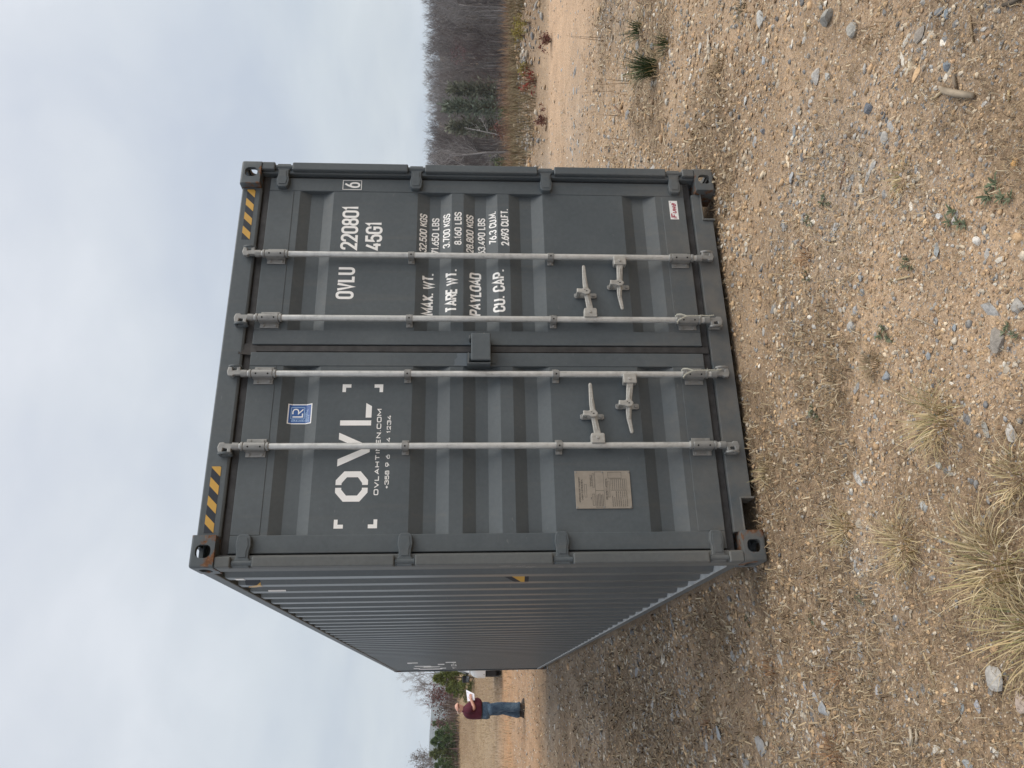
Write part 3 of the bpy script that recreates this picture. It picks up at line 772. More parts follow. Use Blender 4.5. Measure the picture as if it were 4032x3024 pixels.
def text_quads(s, x0, x1, z0, z1, th=.15, slant=0.0, gap=.30, space=.75, p=2.4, r=.24):
    """fits the string between x0..x1, z0..z1; th = stroke / height"""
    h = z1 - z0; tot = 0; lay = []
    for ch in s:
        if ch == ' ': tot += space; continue
        wd, st = glyph(ch, p, r); lay.append((tot, wd, st)); tot += wd + gap
    tot -= gap
    t = th * h; k = (x1 - x0 - t - abs(slant) * 0) / max(tot, 1e-6)
    out_ = []
    for o_, wd, st in lay:
        for j, line in enumerate(st):
            pts = [(x0 + t / 2 + (o_ + a * wd) * k + slant * b * h, z0 + t / 2 + b * (h - t)) for a, b in line]
            out_.append(ribbon(pts, t))
    return out_
def decal(name, strokes, mat, parent, surf, brk=(), axis='x', lift=.0006, label=None):
    """strokes: lists of polygons in (u, z); surf maps (u, z, lift) to a point of the sheet; brk: heights (or lengths) where the sheet folds"""
    b = bmesh.new()
    for j, st in enumerate(strokes):
        for poly in st:
            vs_ = [b.verts.new((q[0], (j % 6) * 1e-4, q[1])) for q in poly]
            try: b.faces.new(vs_)
            except ValueError: pass
    bmesh.ops.remove_doubles(b, verts=b.verts, dist=1e-6)
    for z in brk:
        bmesh.ops.bisect_plane(b, geom=b.verts[:] + b.edges[:] + b.faces[:], plane_co=(z, 0, 0) if axis == 'u' else (0, 0, z), plane_no=(1, 0, 0) if axis == 'u' else (0, 0, 1), dist=1e-6)
    for v in b.verts: v.co = surf(v.co.x, v.co.z, lift + v.co.y * 1.6)
    bmesh.ops.recalc_face_normals(b, faces=b.faces)
    me = bpy.data.meshes.new(name); b.to_mesh(me); b.free()
    for pl in me.polygons: pass
    o = obj(name, me, mat, parent)
    if label: o['label'] = label
    return o
def on_door(u, z, l): return Vector((u, (DF if u > 1.045 else door_y(z)) - l, z))
def on_side(u, z, l): return Vector((side_x(u) - l, u, z))
DB = BRK[1:-1] + [2.580, .331]
WV = MAT['white_vinyl']
dR, dL = doors['R'], doors['L']
def dtext(s, x0, x1, z0, z1, par=dR, mat=WV, **kw):
    return decal('lettering', text_quads(s, x0, x1, z0, z1, **kw), mat, par, on_door, DB)
dtext('OVLU', .304, .514, 2.186, 2.289, th=.155, gap=.5)
dtext('220801', .633, .942, 2.183, 2.283, th=.155, gap=.44)
dtext('6', 1.069, 1.112, 2.187, 2.284, th=.125)
decal('lettering_box', [[[(1.056, 2.178), (1.125, 2.178), (1.1225, 2.1815), (1.0585, 2.1815)], [(1.125, 2.178), (1.125, 2.293), (1.1215, 2.2895), (1.1215, 2.1815)][:4], [(1.125, 2.293), (1.056, 2.293), (1.0595, 2.2895), (1.1215, 2.2895)], [(1.056, 2.293), (1.056, 2.178), (1.0595, 2.1815), (1.0595, 2.2895)]]], WV, dR, lambda u, z, l: Vector((u, DF - l, z)))
dtext('45G1', .631, .830, 2.039, 2.139, th=.155, gap=.44)
dtext('MAX. WT.', .219, .495, 1.728, 1.797, th=.175, gap=.44, space=.85)
dtext('TARE WT.', .225, .508, 1.592, 1.661, th=.175, gap=.44, space=.7)
dtext('PAYLOAD', .217, .500, 1.452, 1.521, th=.175, gap=.42)
dtext('CU. CAP.', .229, .510, 1.314, 1.385, th=.175, gap=.5, space=.9)
for s, a, b_, z0, z1 in (('32.500 KGS', .635, .901, 1.776, 1.820), ('71.650 LBS', .628, .882, 1.703, 1.748), ('3.700 KGS', .661, .900, 1.637, 1.680), ('8.160 LBS', .675, .907, 1.568, 1.612),
                         ('28.800 KGS', .632, .899, 1.496, 1.541), ('63.490 LBS', .627, .886, 1.425, 1.471), ('76.3 CU.M.', .692, .920, 1.358, 1.403), ('2.693 CU.FT.', .675, .934, 1.284, 1.332)):
    dtext(s, a, b_, z0, z1, th=.175, gap=.46, space=.85)
# the owner's mark
def lockup():
    left = [(-.806, 2.218), (-.832, 2.218), (-.8795, 2.176), (-.8795, 2.091), (-.832, 2.051), (-.806, 2.051), (-.806, 2.081), (-.816, 2.081), (-.8475, 2.104), (-.8475, 2.161), (-.816, 2.187), (-.806, 2.187)]
    def parts(pl):
        o, i_ = pl[:6], pl[6:][::-1]
        return [[o[k], o[k + 1], i_[k + 1], i_[k]] for k in range(5)]
    right = [(-1.597 - x, z) for x, z in left]
    brs = []
    br = [(-.270, 2.214), (-.270, 2.195), (-.244, 2.195), (-.224, 2.214)], [(-.224, 2.214), (-.244, 2.195), (-.244, 2.167), (-.224, 2.167)]
    for mx in (0, 1):
        for mz in (0, 1):
            brs.append([[(-1.243 - x if mx else x, 4.208 - z if mz else z) for x, z in q] for q in br])
    return [parts(left), parts(right), [[(-.691, 2.216), (-.612, 2.05), (-.596, 2.093), (-.651, 2.216)], [(-.612, 2.05), (-.580, 2.05), (-.596, 2.093)], [(-.580, 2.05), (-.504, 2.216), (-.541, 2.216), (-.596, 2.093)]],
            [[(-.463, 2.05), (-.434, 2.05), (-.434, 2.215), (-.463, 2.215)]], [[(-.418, 2.05), (-.352, 2.05), (-.334, 2.081), (-.418, 2.081)]]] + brs
for st_ in lockup(): decal('owner_logo', [st_], WV, dL, on_door, DB)
WIDE = dict(th=.20, gap=.42, space=.9, p=5.0, r=.42)
dtext('OVLAHTINEN.COM', -.846, -.368, 1.995, 2.0195, par=dL, **WIDE)
dtext('+358 9 6', -.813, -.627, 1.943, 1.965, par=dL, **WIDE)
dtext('4 1234', -.556, -.404, 1.943, 1.965, par=dL, **WIDE)
# the same mark, large, at the far end of the left side
SB = [v for v in ys if 9 < v < 12.15]
def big(st): return [[[(9.66 + (-.334 - x) * 3.5, 1.89 + (z - 2.05) * 3.5) for x, z in q] for q in s] for s in st]
wall_l = [o for o in box_root.children if o.name.startswith('side_wall')][0]
for st_ in big(lockup()): decal('owner_logo', [st_], WV, wall_l, on_side, SB, 'u', lift=.002)
decal('lettering', big(text_quads('OVLAHTINEN.COM', -.846, -.368, 1.995, 2.0195, **WIDE)), WV, wall_l, on_side, SB, 'u', lift=.002)
# warning bars on the header
def bars(x0, x1, z0, z1, per=.098):
    o_ = []; k = 0
    while True:
        a = x0 + k * per
        q = [(a, z0), (a + per * .49, z0), (a + per * .98, z1), (a + per * .49, z1)]
        if a >= x1 - .004: break
        def clip(p):
            r_ = []
            for i_ in range(len(p)):
                A, B = p[i_], p[(i_ + 1) % len(p)]
                if A[0] <= x1: r_.append(A)
                if (A[0] - x1) * (B[0] - x1) < 0:
                    f = (x1 - A[0]) / (B[0] - A[0]); r_.append((x1, A[1] + f * (B[1] - A[1])))
            return r_
        c = clip(q)
        if len(c) > 2: o_.append([c])
        k += 1
    return o_
flat = lambda yy: (lambda u, z, l: Vector((u, yy - l, z)))
for x0, x1 in ((-1.038, -.690), (.689, 1.041)):
    st = decal('warning_strip', [[[(x0, 2.809), (x1, 2.809), (x1, 2.857), (x0, 2.857)]]], MAT['black_vinyl'], header, flat(.050), lift=.0008)
    decal('yellow_bars', bars(x0, x1, 2.809, 2.857), MAT['yellow_vinyl'], header, flat(.050), lift=.0016)
SBn = [v for v in ys if v < 1.6]
decal('warning_strip', [[[(.50, 2.705), (.80, 2.705), (.80, 2.79), (.50, 2.79)]]], MAT['black_vinyl'], wall_l, on_side, SBn, 'u', lift=.001)
decal('yellow_bars', [[[(.500, 2.705), (.56, 2.705), (.60, 2.79), (.52, 2.79)]], [[(.66, 2.705), (.72, 2.705), (.79, 2.79), (.73, 2.79)]]], MAT['yellow_vinyl'], wall_l, on_side, SBn, 'u', lift=.002)
decal('side_label', [[[(.432, 2.742), (.500, 2.742), (.500, 2.79), (.432, 2.79)]]], WV, wall_l, on_side, SBn, 'u', lift=.0015)
decal('side_label', [[[(.939, 2.62), (.949, 2.62), (.949, 2.725), (.939, 2.725)]]], WV, wall_l, on_side, SBn, 'u', lift=.0015)
# yellow warning triangle across the ribs
decal('warning_triangle', [[[(.490, 1.176), (.706, 1.176), (.716, 1.192), (.607, 1.392), (.592, 1.392), (.488, 1.192)]]], MAT['black_vinyl'], wall_l, on_side, SBn, 'u', lift=.001)
decal('triangle_field', [[[(.512, 1.200), (.682, 1.200), (.686, 1.208), (.600, 1.352), (.510, 1.208)]]], MAT['yellow_vinyl'], wall_l, on_side, SBn, 'u', lift=.002)
# blue certification sticker, bent into the groove
LX0, LX1, LZ0, LZ1 = -.444, -.329, 2.373, 2.503
wd_, hg_ = LX1 - LX0, LZ1 - LZ0
def P(u, v): return (LX0 + u * wd_, LZ1 - v * hg_)
def rect(u0, v0, u1, v1): return [[P(u0, v0), P(u1, v0), P(u1, v1), P(u0, v1)]]
stk = decal('certificate_sticker', [rect(0, 0, 1, 1)], WV, dL, on_door, DB, lift=.0008)
decal('sticker_field', [rect(.05, .045, .95, .955)], MAT['blue_vinyl'], dL, on_door, DB, lift=.0014)
fr = [rect(.25, .12, .84, .145), rect(.25, .665, .84, .69), rect(.25, .145, .275, .665), rect(.815, .145, .84, .665)]
decal('sticker_frame', fr, MAT['pale_blue_vinyl'], dL, on_door, DB, lift=.0019)
Ls = [ribbon([P(.36, .20), P(.36, .60), P(.53, .60)], .0065), ribbon([P(.50, .20), P(.63, .20), P(.72, .24), P(.745, .32), P(.72, .39), P(.64, .435), P(.52, .435), P(.74, .62)], .0065)]
decal('sticker_letters', Ls, WV, dL, on_door, DB, lift=.0019)
def vtext(s, u0, u1, v0, v1, **kw):
    a, b_ = P(u0, v1), P(u1, v0)
    return text_quads(s, a[0], b_[0], a[1], b_[1], **kw)
for s, v0, u1 in (('CONTAINER', .72, .58), ('CERTIFICATION', .785, .72), ('SCHEME', .85, .45)):
    decal('sticker_letters', vtext(s, .10, u1, v0, v0 + .05, th=.2), MAT['pale_blue_vinyl'], dL, on_door, DB, lift=.0019)
# CERTIFIED runs up the left edge of the sticker (its letters lie on their side)
ct = text_quads('CERTIFIED', 0, 1, 0, 1, th=.17, gap=.3)
ct = text_quads('CERTIFIED', 0, .55 * hg_, 0, .09 * wd_, th=.2)
decal('sticker_letters', [[[(LX0 + .215 * wd_ - q[1], LZ1 - .70 * hg_ + q[0]) for q in poly] for poly in st_] for st_ in ct], MAT['pale_blue_vinyl'], dL, on_door, DB, lift=.0019)
# maker's label
fx0, fx1, fz0, fz1 = .874, 1.010, .2335, .286
decal('maker_label', [[[(fx0, fz0), (fx1, fz0), (fx1, fz1), (fx0, fz1)]]], WV, dR, flat(DF), lift=.0009)
fw = text_quads('uwa', fx0 + .042, fx1 - .022, fz0 + .011, fz0 + .011 + .034, th=.17, slant=.22, gap=.32)
fw += text_quads('F', fx0 + .012, fx0 + .038, fz0 + .011, fz0 + .045, th=.17, slant=.22)
fw += [ribbon([(fx0 + .006, fz0 + .011), (fx0 + .0135, fz0 + .045), (fx0 + .036, fz0 + .045)], .0025)]
fw += [ribbon(se(fx1 - .011, fz1 - .010, .0035, .0035, 0, 360, 2, 10), .001)]
decal('label_letters', fw, MAT['red_vinyl'], dR, flat(DF), lift=.0018)
# approval plate with rivets
px0, px1, pz0, pz1 = -.927, -.723, .668, .964
pf = DF + .003
plate = MB().box(px0, px1, pf - .006, pf - .0005, pz0, pz1).build('approval_plate', MAT['plate_metal'], dL, bevel=.0012)
PI_ = MAT['plate_ink']
def pt(s, u0, u1, v0, v1, **kw):
    return text_quads(s, px0 + u0 * (px1 - px0), px0 + u1 * (px1 - px0), pz1 - v1 * (pz1 - pz0), pz1 - v0 * (pz1 - pz0), **kw)
ink = pt('APPROVED FOR TRANSPORT', .16, .84, .062, .088, th=.16) + pt('UNDER CUSTOMS SEAL', .22, .78, .108, .134, th=.16) + pt('CSC SAFETY APPROVAL', .23, .80, .545, .572, th=.16)
ink += pt('TYPE', .22, .30, .27, .286, th=.18) + pt("MANUFACTURER'S NO.", .58, .90, .27, .286, th=.18) + pt('OF THE CONTAINER', .60, .88, .296, .310, th=.18)
ink += pt('DATE MANUFACTURED', .05, .33, .655, .668, th=.2) + pt('IDENTIFICATION NO.', .05, .30, .69, .703, th=.2)
for k, s in enumerate(('MAXIMUM OPERATING GROSS MASS', 'ALLOWABLE STACKING LOAD', 'TRANSVERSE RACKING TEST FORCE', 'END WALL STRENGTH', 'SIDE WALL STRENGTH', 'FIRST MAINTENANCE EXAMINATION DATE')):
    ink += pt(s, .05, .45, .727 + k * .037, .740 + k * .037, th=.2)
def prect(u0, v0, u1, v1, t=.0012):
    a = [(px0 + u0 * (px1 - px0), pz1 - v0 * (pz1 - pz0)), (px0 + u1 * (px1 - px0), pz1 - v0 * (pz1 - pz0)), (px0 + u1 * (px1 - px0), pz1 - v1 * (pz1 - pz0)), (px0 + u0 * (px1 - px0), pz1 - v1 * (pz1 - pz0))]
    return ribbon(a + [a[0]], t)
ink += [prect(.30, .165, .64, .20), prect(.08, .305, .38, .34), prect(.56, .315, .92, .345), prect(.03, .36, .97, .515), prect(.47, .36, .4705, .515), prect(.30, .585, .72, .615), prect(.80, .60, .96, .84)]
for k in range(8): ink += [prect(.47, .64 + k * .037, .78, .668 + k * .037, .0009)]
for k in range(5): ink += [[[(px0 + .05 * (px1 - px0), pz1 - (.38 + k * .026) * (pz1 - pz0)), (px0 + (.36 + .02 * (k % 3)) * (px1 - px0), pz1 - (.38 + k * .026) * (pz1 - pz0)), (px0 + (.36 + .02 * (k % 3)) * (px1 - px0), pz1 - (.387 + k * .026) * (pz1 - pz0)), (px0 + .05 * (px1 - px0), pz1 - (.387 + k * .026) * (pz1 - pz0))]]]
decal('plate_lettering', ink, PI_, plate, flat(pf - .006), lift=.0004)
for u in (px0 + .008, px1 - .008):
    for v in (pz0 + .007, (pz0 + pz1) / 2, pz1 - .007): bolt(u, pf - .006, v, .0045, plate, ZC, h=.003, name='rivet')
# chalk marks on the left post
chk = [ribbon([(.045, 1.31), (.060, 1.345), (.052, 1.37), (.042, 1.345), (.060, 1.318)], .003), ribbon([(.050, 1.24), (.075, 1.27), (.06, 1.285)], .003), ribbon([(.085, 1.24), (.085, 1.18)], .0025), ribbon([(.070, 1.19), (.095, 1.205), (.078, 1.22), (.098, 1.232)], .002),
       ribbon([(.09, 1.07), (.10, 1.04)], .004), ribbon([(.10, 1.0), (.104, .97)], .003), ribbon([(.08, 1.44), (.082, 1.40)], .002)]
decal('chalk_marks', chk, MAT['chalk'], box_root, lambda u, z, l: Vector((-1.2175 - l, u, z)), lift=.0008)

# ------------------------------------------------------------------ loose stone, straw and plants on the ground
ICO_V = []; 
_t = (1 + 5 ** .5) / 2
ICO_V = np.array([(-1, _t, 0), (1, _t, 0), (-1, -_t, 0), (1, -_t, 0), (0, -1, _t), (0, 1, _t), (0, -1, -_t), (0, 1, -_t), (_t, 0, -1), (_t, 0, 1), (-_t, 0, -1), (-_t, 0, 1)], float)
ICO_V /= np.linalg.norm(ICO_V[0])
ICO_F = np.array([(0, 11, 5), (0, 5, 1), (0, 1, 7), (0, 7, 10), (0, 10, 11), (1, 5, 9), (5, 11, 4), (11, 10, 2), (10, 7, 6), (7, 1, 8), (3, 9, 4), (3, 4, 2), (3, 2, 6), (3, 6, 8), (3, 8, 9), (4, 9, 5), (2, 4, 11), (6, 2, 10), (8, 6, 7), (9, 8, 1)])
OCT_V = np.array([(1, 0, 0), (0.3, .9, 0), (-.9, .5, 0), (-.8, -.6, 0), (.3, -.95, 0), (.45, .25, 1), (-.45, .1, .9), (0.05, -.5, .95)], float)
OCT_F = np.array([(0, 1, 5), (1, 6, 5), (1, 2, 6), (2, 3, 6), (3, 7, 6), (3, 4, 7), (4, 0, 7), (0, 5, 7), (5, 6, 7)])
def polar_points(n, r0, r1, a0, a1, power=1.0):
    """points round the viewer's feet, thinning out with distance"""
    u = rng.random(n); r = np.exp(np.log(r0) + (np.log(r1) - np.log(r0)) * u ** power)
    a = R(a0) + (R(a1) - R(a0)) * rng.random(n)
    x = CAM.x + r * np.sin(a); y = CAM.y + r * np.cos(a)
    ok = ~((np.abs(x) < 1.20) & (y > .12) & (y < 12.1))
    return x[ok], y[ok], r[ok]
def scatter(V, F, x, y, sx, sy, sz, col, jit=.22, sink=.25, tilt=.25):
    n = len(x); k = len(V)
    v = V[None] * (1 + jit * (rng.random((n, k, 3)) - .5) * 2)
    v = v * np.stack([sx, sy, sz], -1)[:, None, :]
    tx = (rng.random(n) - .5) * 2 * tilt; ty = (rng.random(n) - .5) * 2 * tilt; rz = rng.random(n) * 6.283
    vz = v[..., 2] + v[..., 0] * tx[:, None] + v[..., 1] * ty[:, None]
    c, s = np.cos(rz)[:, None], np.sin(rz)[:, None]
    X = v[..., 0] * c - v[..., 1] * s + x[:, None]; Y = v[..., 0] * s + v[..., 1] * c + y[:, None]
    Z = vz + (H(x, y) + sz * (1 - 2 * sink))[:, None]
    f = F[None] + (np.arange(n) * k)[:, None, None]
    return np.stack([X, Y, Z], -1).reshape(-1, 3), f.reshape(-1, 3), np.repeat(col, k, 0)
STONE = np.array([(.54, .37, .22), (.62, .44, .265), (.46, .31, .19), (.34, .335, .33), (.22, .22, .225), (.42, .405, .385), (.55, .48, .39), (.66, .55, .41), (.72, .67, .59), (.38, .26, .17)])
def stone_cols(n, x, y, grey=0.0):
    road, turf, shale, *_ = zone_masks(x, y)
    g = np.clip(.20 + .36 * shale + grey, 0, .9)
    warm = rng.choice([0, 1, 2, 7, 9, 0, 6], n); cold = rng.choice([3, 4, 5, 5, 6, 8, 3], n)
    idx = np.where(rng.random(n) < g, cold, warm)
    return STONE[idx] * (0.66 + .55 * rng.random((n, 1))) * np.array((.94, .93, .91))
def join(parts):
    vs_, fs_, cs_ = [], [], []; o_ = 0
    for v, f, c in parts: vs_.append(v); fs_.append(f + o_); cs_.append(c); o_ += len(v)
    return np.concatenate(vs_), np.concatenate(fs_), np.concatenate(cs_)
parts = []
x, y, r = polar_points(86000, 1.7, 11, -12, 62)
road, turf, shale, *_ = zone_masks(x, y); keep = rng.random(len(x)) > .55 * turf + .30 * (1 - shale) + .5 * sstep(.5, .58, fbm(x * 1.3 + 5, y * 1.3, 161, 3)); x, y, r = x[keep], y[keep], r[keep]
sz = (.0024 + .0062 * rng.random(len(x)) ** 3) * np.clip(r / 2.6, .8, 2.0)
parts.append(scatter(OCT_V, OCT_F, x, y, sz * (1 + .5 * rng.random(len(x))), sz, sz * (.5 + .4 * rng.random(len(x))), stone_cols(len(x), x, y), sink=.3))
x, y, r = polar_points(5200, 1.7, 26, -16, 66)
road, *_ = zone_masks(x, y); keep = rng.random(len(x)) > road * .92; x, y, r = x[keep], y[keep], r[keep]
sz = (.006 + .013 * rng.random(len(x)) ** 5) * np.clip(r / 3.4, .8, 2.4)
parts.append(scatter(ICO_V, ICO_F, x, y, sz * (1 + .7 * rng.random(len(x))), sz, sz * (.3 + .3 * rng.random(len(x))), stone_cols(len(x), x, y, .10), sink=.34))
x, y, r = polar_points(6500, 1.8, 24, -16, 66)       # flat flakes of shale
sz = (.009 + .022 * rng.random(len(x)) ** 4) * np.clip(r / 3.4, .8, 2.0)
road, turf, shale, *_ = zone_masks(x, y); keep = rng.random(len(x)) < .10 + .9 * shale; x, y, sz = x[keep], y[keep], sz[keep]
parts.append(scatter(OCT_V, OCT_F, x, y, sz * (1 + .9 * rng.random(len(x))), sz * .8, sz * .22, stone_cols(len(x), x, y, .7) * 1.1, jit=.3, sink=.42, tilt=.12))
x, y, r = polar_points(26000, 6, 26, -8, 56)       # coarse grit farther off
road, *_ = zone_masks(x, y); keep = rng.random(len(x)) > road * .6; x, y, r = x[keep], y[keep], r[keep]
sz = .004 + .010 * rng.random(len(x)) ** 3 * np.clip(r / 9, .7, 1.8)
parts.append(scatter(OCT_V, OCT_F, x, y, sz * (1 + .7 * rng.random(len(x))), sz, sz * .5, stone_cols(len(x), x, y, .05), sink=.3))
# rubble of the berm behind the track
xs_, ys_ = rng.uniform(4, 26, 30000), rng.uniform(2, 20, 30000); s_ = .356 * xs_ + .935 * ys_
ok = (s_ > 10.4 + rng.random(30000) ** 2 * 2.0) & (s_ < 16.8) & (xs_ - .12 * ys_ > 5.0) & (fbm(xs_ * .7, ys_ * .7, 141) > .40); x, y = xs_[ok], ys_[ok]
sz = .012 + .055 * rng.random(len(x)) ** 6
parts.append(scatter(ICO_V, ICO_F, x, y, sz * (1 + .7 * rng.random(len(x))), sz, sz * (.45 + .3 * rng.random(len(x))), stone_cols(len(x), x, y, .25), sink=.2))
v, f, c = join(parts)
tag(obj('gravel', np_mesh('gravel', v, f, c), MAT['stone']), 'loose tan and grey gravel strewn over the dirt', 'gravel', kind='stuff')

# straw: thin dead stalks lying about
def straw(n, r0, r1, lmin, lmax, wd, lift, dens):
    x, y, r = polar_points(n, r0, r1, -16, 66)
    road, turf, *_ = zone_masks(x, y); keep = rng.random(len(x)) < dens * (.35 + 1.3 * sstep(.42, .56, fbm(x * 1.1, y * 1.1, 151, 3))) + (1 - dens) * turf; keep &= rng.random(len(x)) > road * .9
    x, y, r = x[keep], y[keep], r[keep]; n = len(x)
    L = (lmin + (lmax - lmin) * rng.random(n) ** 2.5) * np.clip(r / 3, .8, 3); a = rng.random(n) * 6.283; bend = (rng.random(n) - .5) * 1.3
    w_ = wd * (.6 + .8 * rng.random(n)) * np.clip(r / 2.6, .8, 3.5)
    P_ = []
    for k, (t, aa) in enumerate(((0, -.5), (.5, 0), (1, .5))):
        ang = a + bend * (t - .5)
        px_, py_ = x + np.cos(a + bend * aa * .5) * L * (t - .5), y + np.sin(a + bend * aa * .5) * L * (t - .5)
        zz_ = H(px_, py_) + lift * (.2 + rng.random(n)) * (1 + 2.0 * (k == 1))
        nx, ny = -np.sin(a), np.cos(a)
        P_ += [np.stack([px_ + nx * w_, py_ + ny * w_, zz_ + w_ * .4], -1), np.stack([px_ - nx * w_, py_ - ny * w_, zz_ + w_ * .2], -1)]
    v = np.stack(P_, 1).reshape(-1, 3)
    f = np.array([(0, 1, 2), (1, 3, 2), (2, 3, 4), (3, 5, 4)])[None] + (np.arange(n) * 6)[:, None, None]
    pal = np.array([(.48, .37, .23), (.38, .275, .165), (.27, .19, .115), (.58, .48, .33), (.20, .14, .09), (.42, .30, .18)])
    c = pal[rng.integers(0, 6, n)] * (.62 + .55 * rng.random((n, 1))) * (1 - .28 * turf[keep])[:, None]
    return v, f.reshape(-1, 3), np.repeat(c, 6, 0)
v, f, c = join([straw(100000, 1.7, 9, .010, .05, .0009, .005, .30), straw(20000, 1.8, 14, .03, .11, .0012, .008, .24), straw(50000, 3.0, 24, .02, .07, .0016, .012, .03)])
tag(obj('dry_straw', np_mesh('dry_straw', v, f, c), MAT['plant']), 'short dead grass and straw scattered over the ground', 'straw', kind='stuff')

# upright blades
def blades(n, cx, cy, spread, hmin, hmax, wd, lean, pal, dirbias=(0, 0), seg=4, curve=1.0):
    a = rng.random(n) * 6.283; rr = spread * np.sqrt(rng.random(n))
    x = cx + rr * np.cos(a); y = cy + rr * np.sin(a); z0 = H(x, y) - .004
    L = hmin + (hmax - hmin) * rng.random(n)
    la = lean * (.25 + .95 * rng.random(n)); da = a + (rng.random(n) - .5) * 1.2
    dx, dy = np.cos(da) + dirbias[0], np.sin(da) + dirbias[1]
    side = np.stack([-np.sin(da), np.cos(da), np.zeros(n)], -1)
    P_ = []; px_, py_, pz_ = x.copy(), y.copy(), z0.copy()
    for k in range(seg + 1):
        t = k / seg; w_ = wd * (1 - .85 * t)
        c = np.stack([px_, py_, pz_], -1)
        P_ += [c + side * w_, c - side * w_]
        th = np.clip(la * (.35 + curve * t * 1.25), 0, 2.0)
        st = L / seg
        px_ = px_ + dx * np.sin(th) * st; py_ = py_ + dy * np.sin(th) * st; pz_ = pz_ + np.cos(th) * st
    v = np.stack(P_, 1).reshape(-1, 3); m_ = 2 * (seg + 1)
    f = np.concatenate([[(2 * k, 2 * k + 1, 2 * k + 2), (2 * k + 1, 2 * k + 3, 2 * k + 2)] for k in range(seg)])
    f = (f[None] + (np.arange(n) * m_)[:, None, None]).reshape(-1, 3)
    pal = np.array(pal); c = pal[rng.integers(0, len(pal), n)] * (.75 + .45 * rng.random((n, 1)))
    cc = np.repeat(c, m_, 0)
    return v, f, cc
DRY = [(.54, .43, .25), (.47, .37, .20), (.60, .50, .32), (.40, .31, .17), (.34, .29, .14), (.52, .40, .23)]
RUST = [(.36, .20, .10), (.28, .15, .08), (.45, .29, .16), (.22, .12, .07)]
GREEN = [(.085, .105, .06), (.07, .09, .05), (.12, .14, .085), (.15, .16, .10)]
def plant(name, label, cat, group, arr, loc):
    v, f, c = arr; v = v - np.array(loc)
    o = obj(name, np_mesh(name, v, f, c), MAT['plant']); o.location = loc
    return tag(o, label, cat, group)
def gp(px, py):
    p, t = on_ground(px, py); return p
TUFTS = [  # picture position of the root, size, blades, label
    (3925, 2235, .085, .27, 300, DRY, 'largest bleached dry grass tuft, below the left bottom corner of the container'),
    (4085, 2470, .085, .26, 260, DRY, 'bleached dry grass tuft at the very bottom edge, cut by the frame'),
    (3560, 2140, .06, .20, 190, DRY, 'medium dry grass tuft between the container corner and the largest tuft'),
    (3690, 1650, .07, .22, 240, DRY, 'dry grass tuft with green base standing alone in front of the door plate'),
    (3020, 1862, .045, .15, 110, DRY, 'small dry grass tuft touching the door sill near its left cut-out'),
    (3330, 2080, .045, .18, 120, DRY, 'thin dry grass tuft just left of the medium tuft below the corner casting'),
    (4010, 1880, .05, .16, 140, DRY, 'low dry grass clump at the bottom edge between two larger tufts'),
    (3180, 1015, .035, .11, 80, RUST, 'small reddish dead weed in front of the right door'),
    (3040, 2640, .045, .13, 110, RUST, 'reddish dead weed with one tall stalk, left of the container'),
    (3290, 2965, .05, .14, 120, RUST, 'rust brown dead weed at the far left edge of the foreground'),
    (3310, 2650, .035, .10, 80, RUST, 'small brown dead weed left of the container, nearest the reddish one'),
    (2790, 2850, .04, .12, 90, RUST, 'brown dead weed well left of the container side'),
    (2760, 2785, .035, .10, 70, DRY, 'pale dead weed well left of the container side, beside a brown one'),
    (3440, 1440, .035, .12, 150, [(.30, .23, .14), (.38, .30, .18), (.24, .18, .11)], 'flattened grey brown grass clump in front of the door joint'),
    (3300, 1520, .05, .11, 120, [(.27, .20, .12), (.35, .26, .15), (.2, .15, .09)], 'flattened dark grass clump close to the sill, left of the door joint'),
    (3560, 700, .04, .11, 90, DRY, 'small pale grass clump in the gravel, right foreground'),
    (2840, 245, .05, .13, 120, [(.25, .18, .10), (.36, .27, .15), (.18, .13, .08)], 'brown grass clump right of the container, nearer of a pair'),
    (2815, 300, .04, .10, 90, [(.22, .15, .09), (.30, .22, .13), (.16, .11, .07)], 'dark brown grass clump right of the container, farther of a pair'),
    (2925, 40, .05, .12, 120, [(.16, .14, .09), (.22, .18, .11), (.13, .12, .08)], 'dark dead weed at the right edge of the picture'),
]
for px, py, sp, hh, n, pal, lab in TUFTS:
    p = gp(px, py)
    n = int(n * .62); hh *= .72; arr = [blades(n, p.x, p.y, sp * 1.3, hh * .30, hh * 1.1, .0019 + .0010 * hh, 1.75, pal), blades(n // 3, p.x, p.y, sp * 2.4, hh * .15, hh * .5, .0018, 1.9, pal)]
    if n > 140: arr.append(blades(n // 14, p.x, p.y, sp * .8, hh * .3, hh * .6, .0014, .9, [(.16, .19, .07), (.22, .24, .1)]))
    arr.append(blades(n // 2, p.x, p.y, sp * 1.6, hh * .2, hh * .45, .0010, 1.7, pal))
    plant('grass_tuft', lab, 'grass tuft', 'dry tufts on the dirt', join(arr), (p.x, p.y, hz(p.x, p.y)))
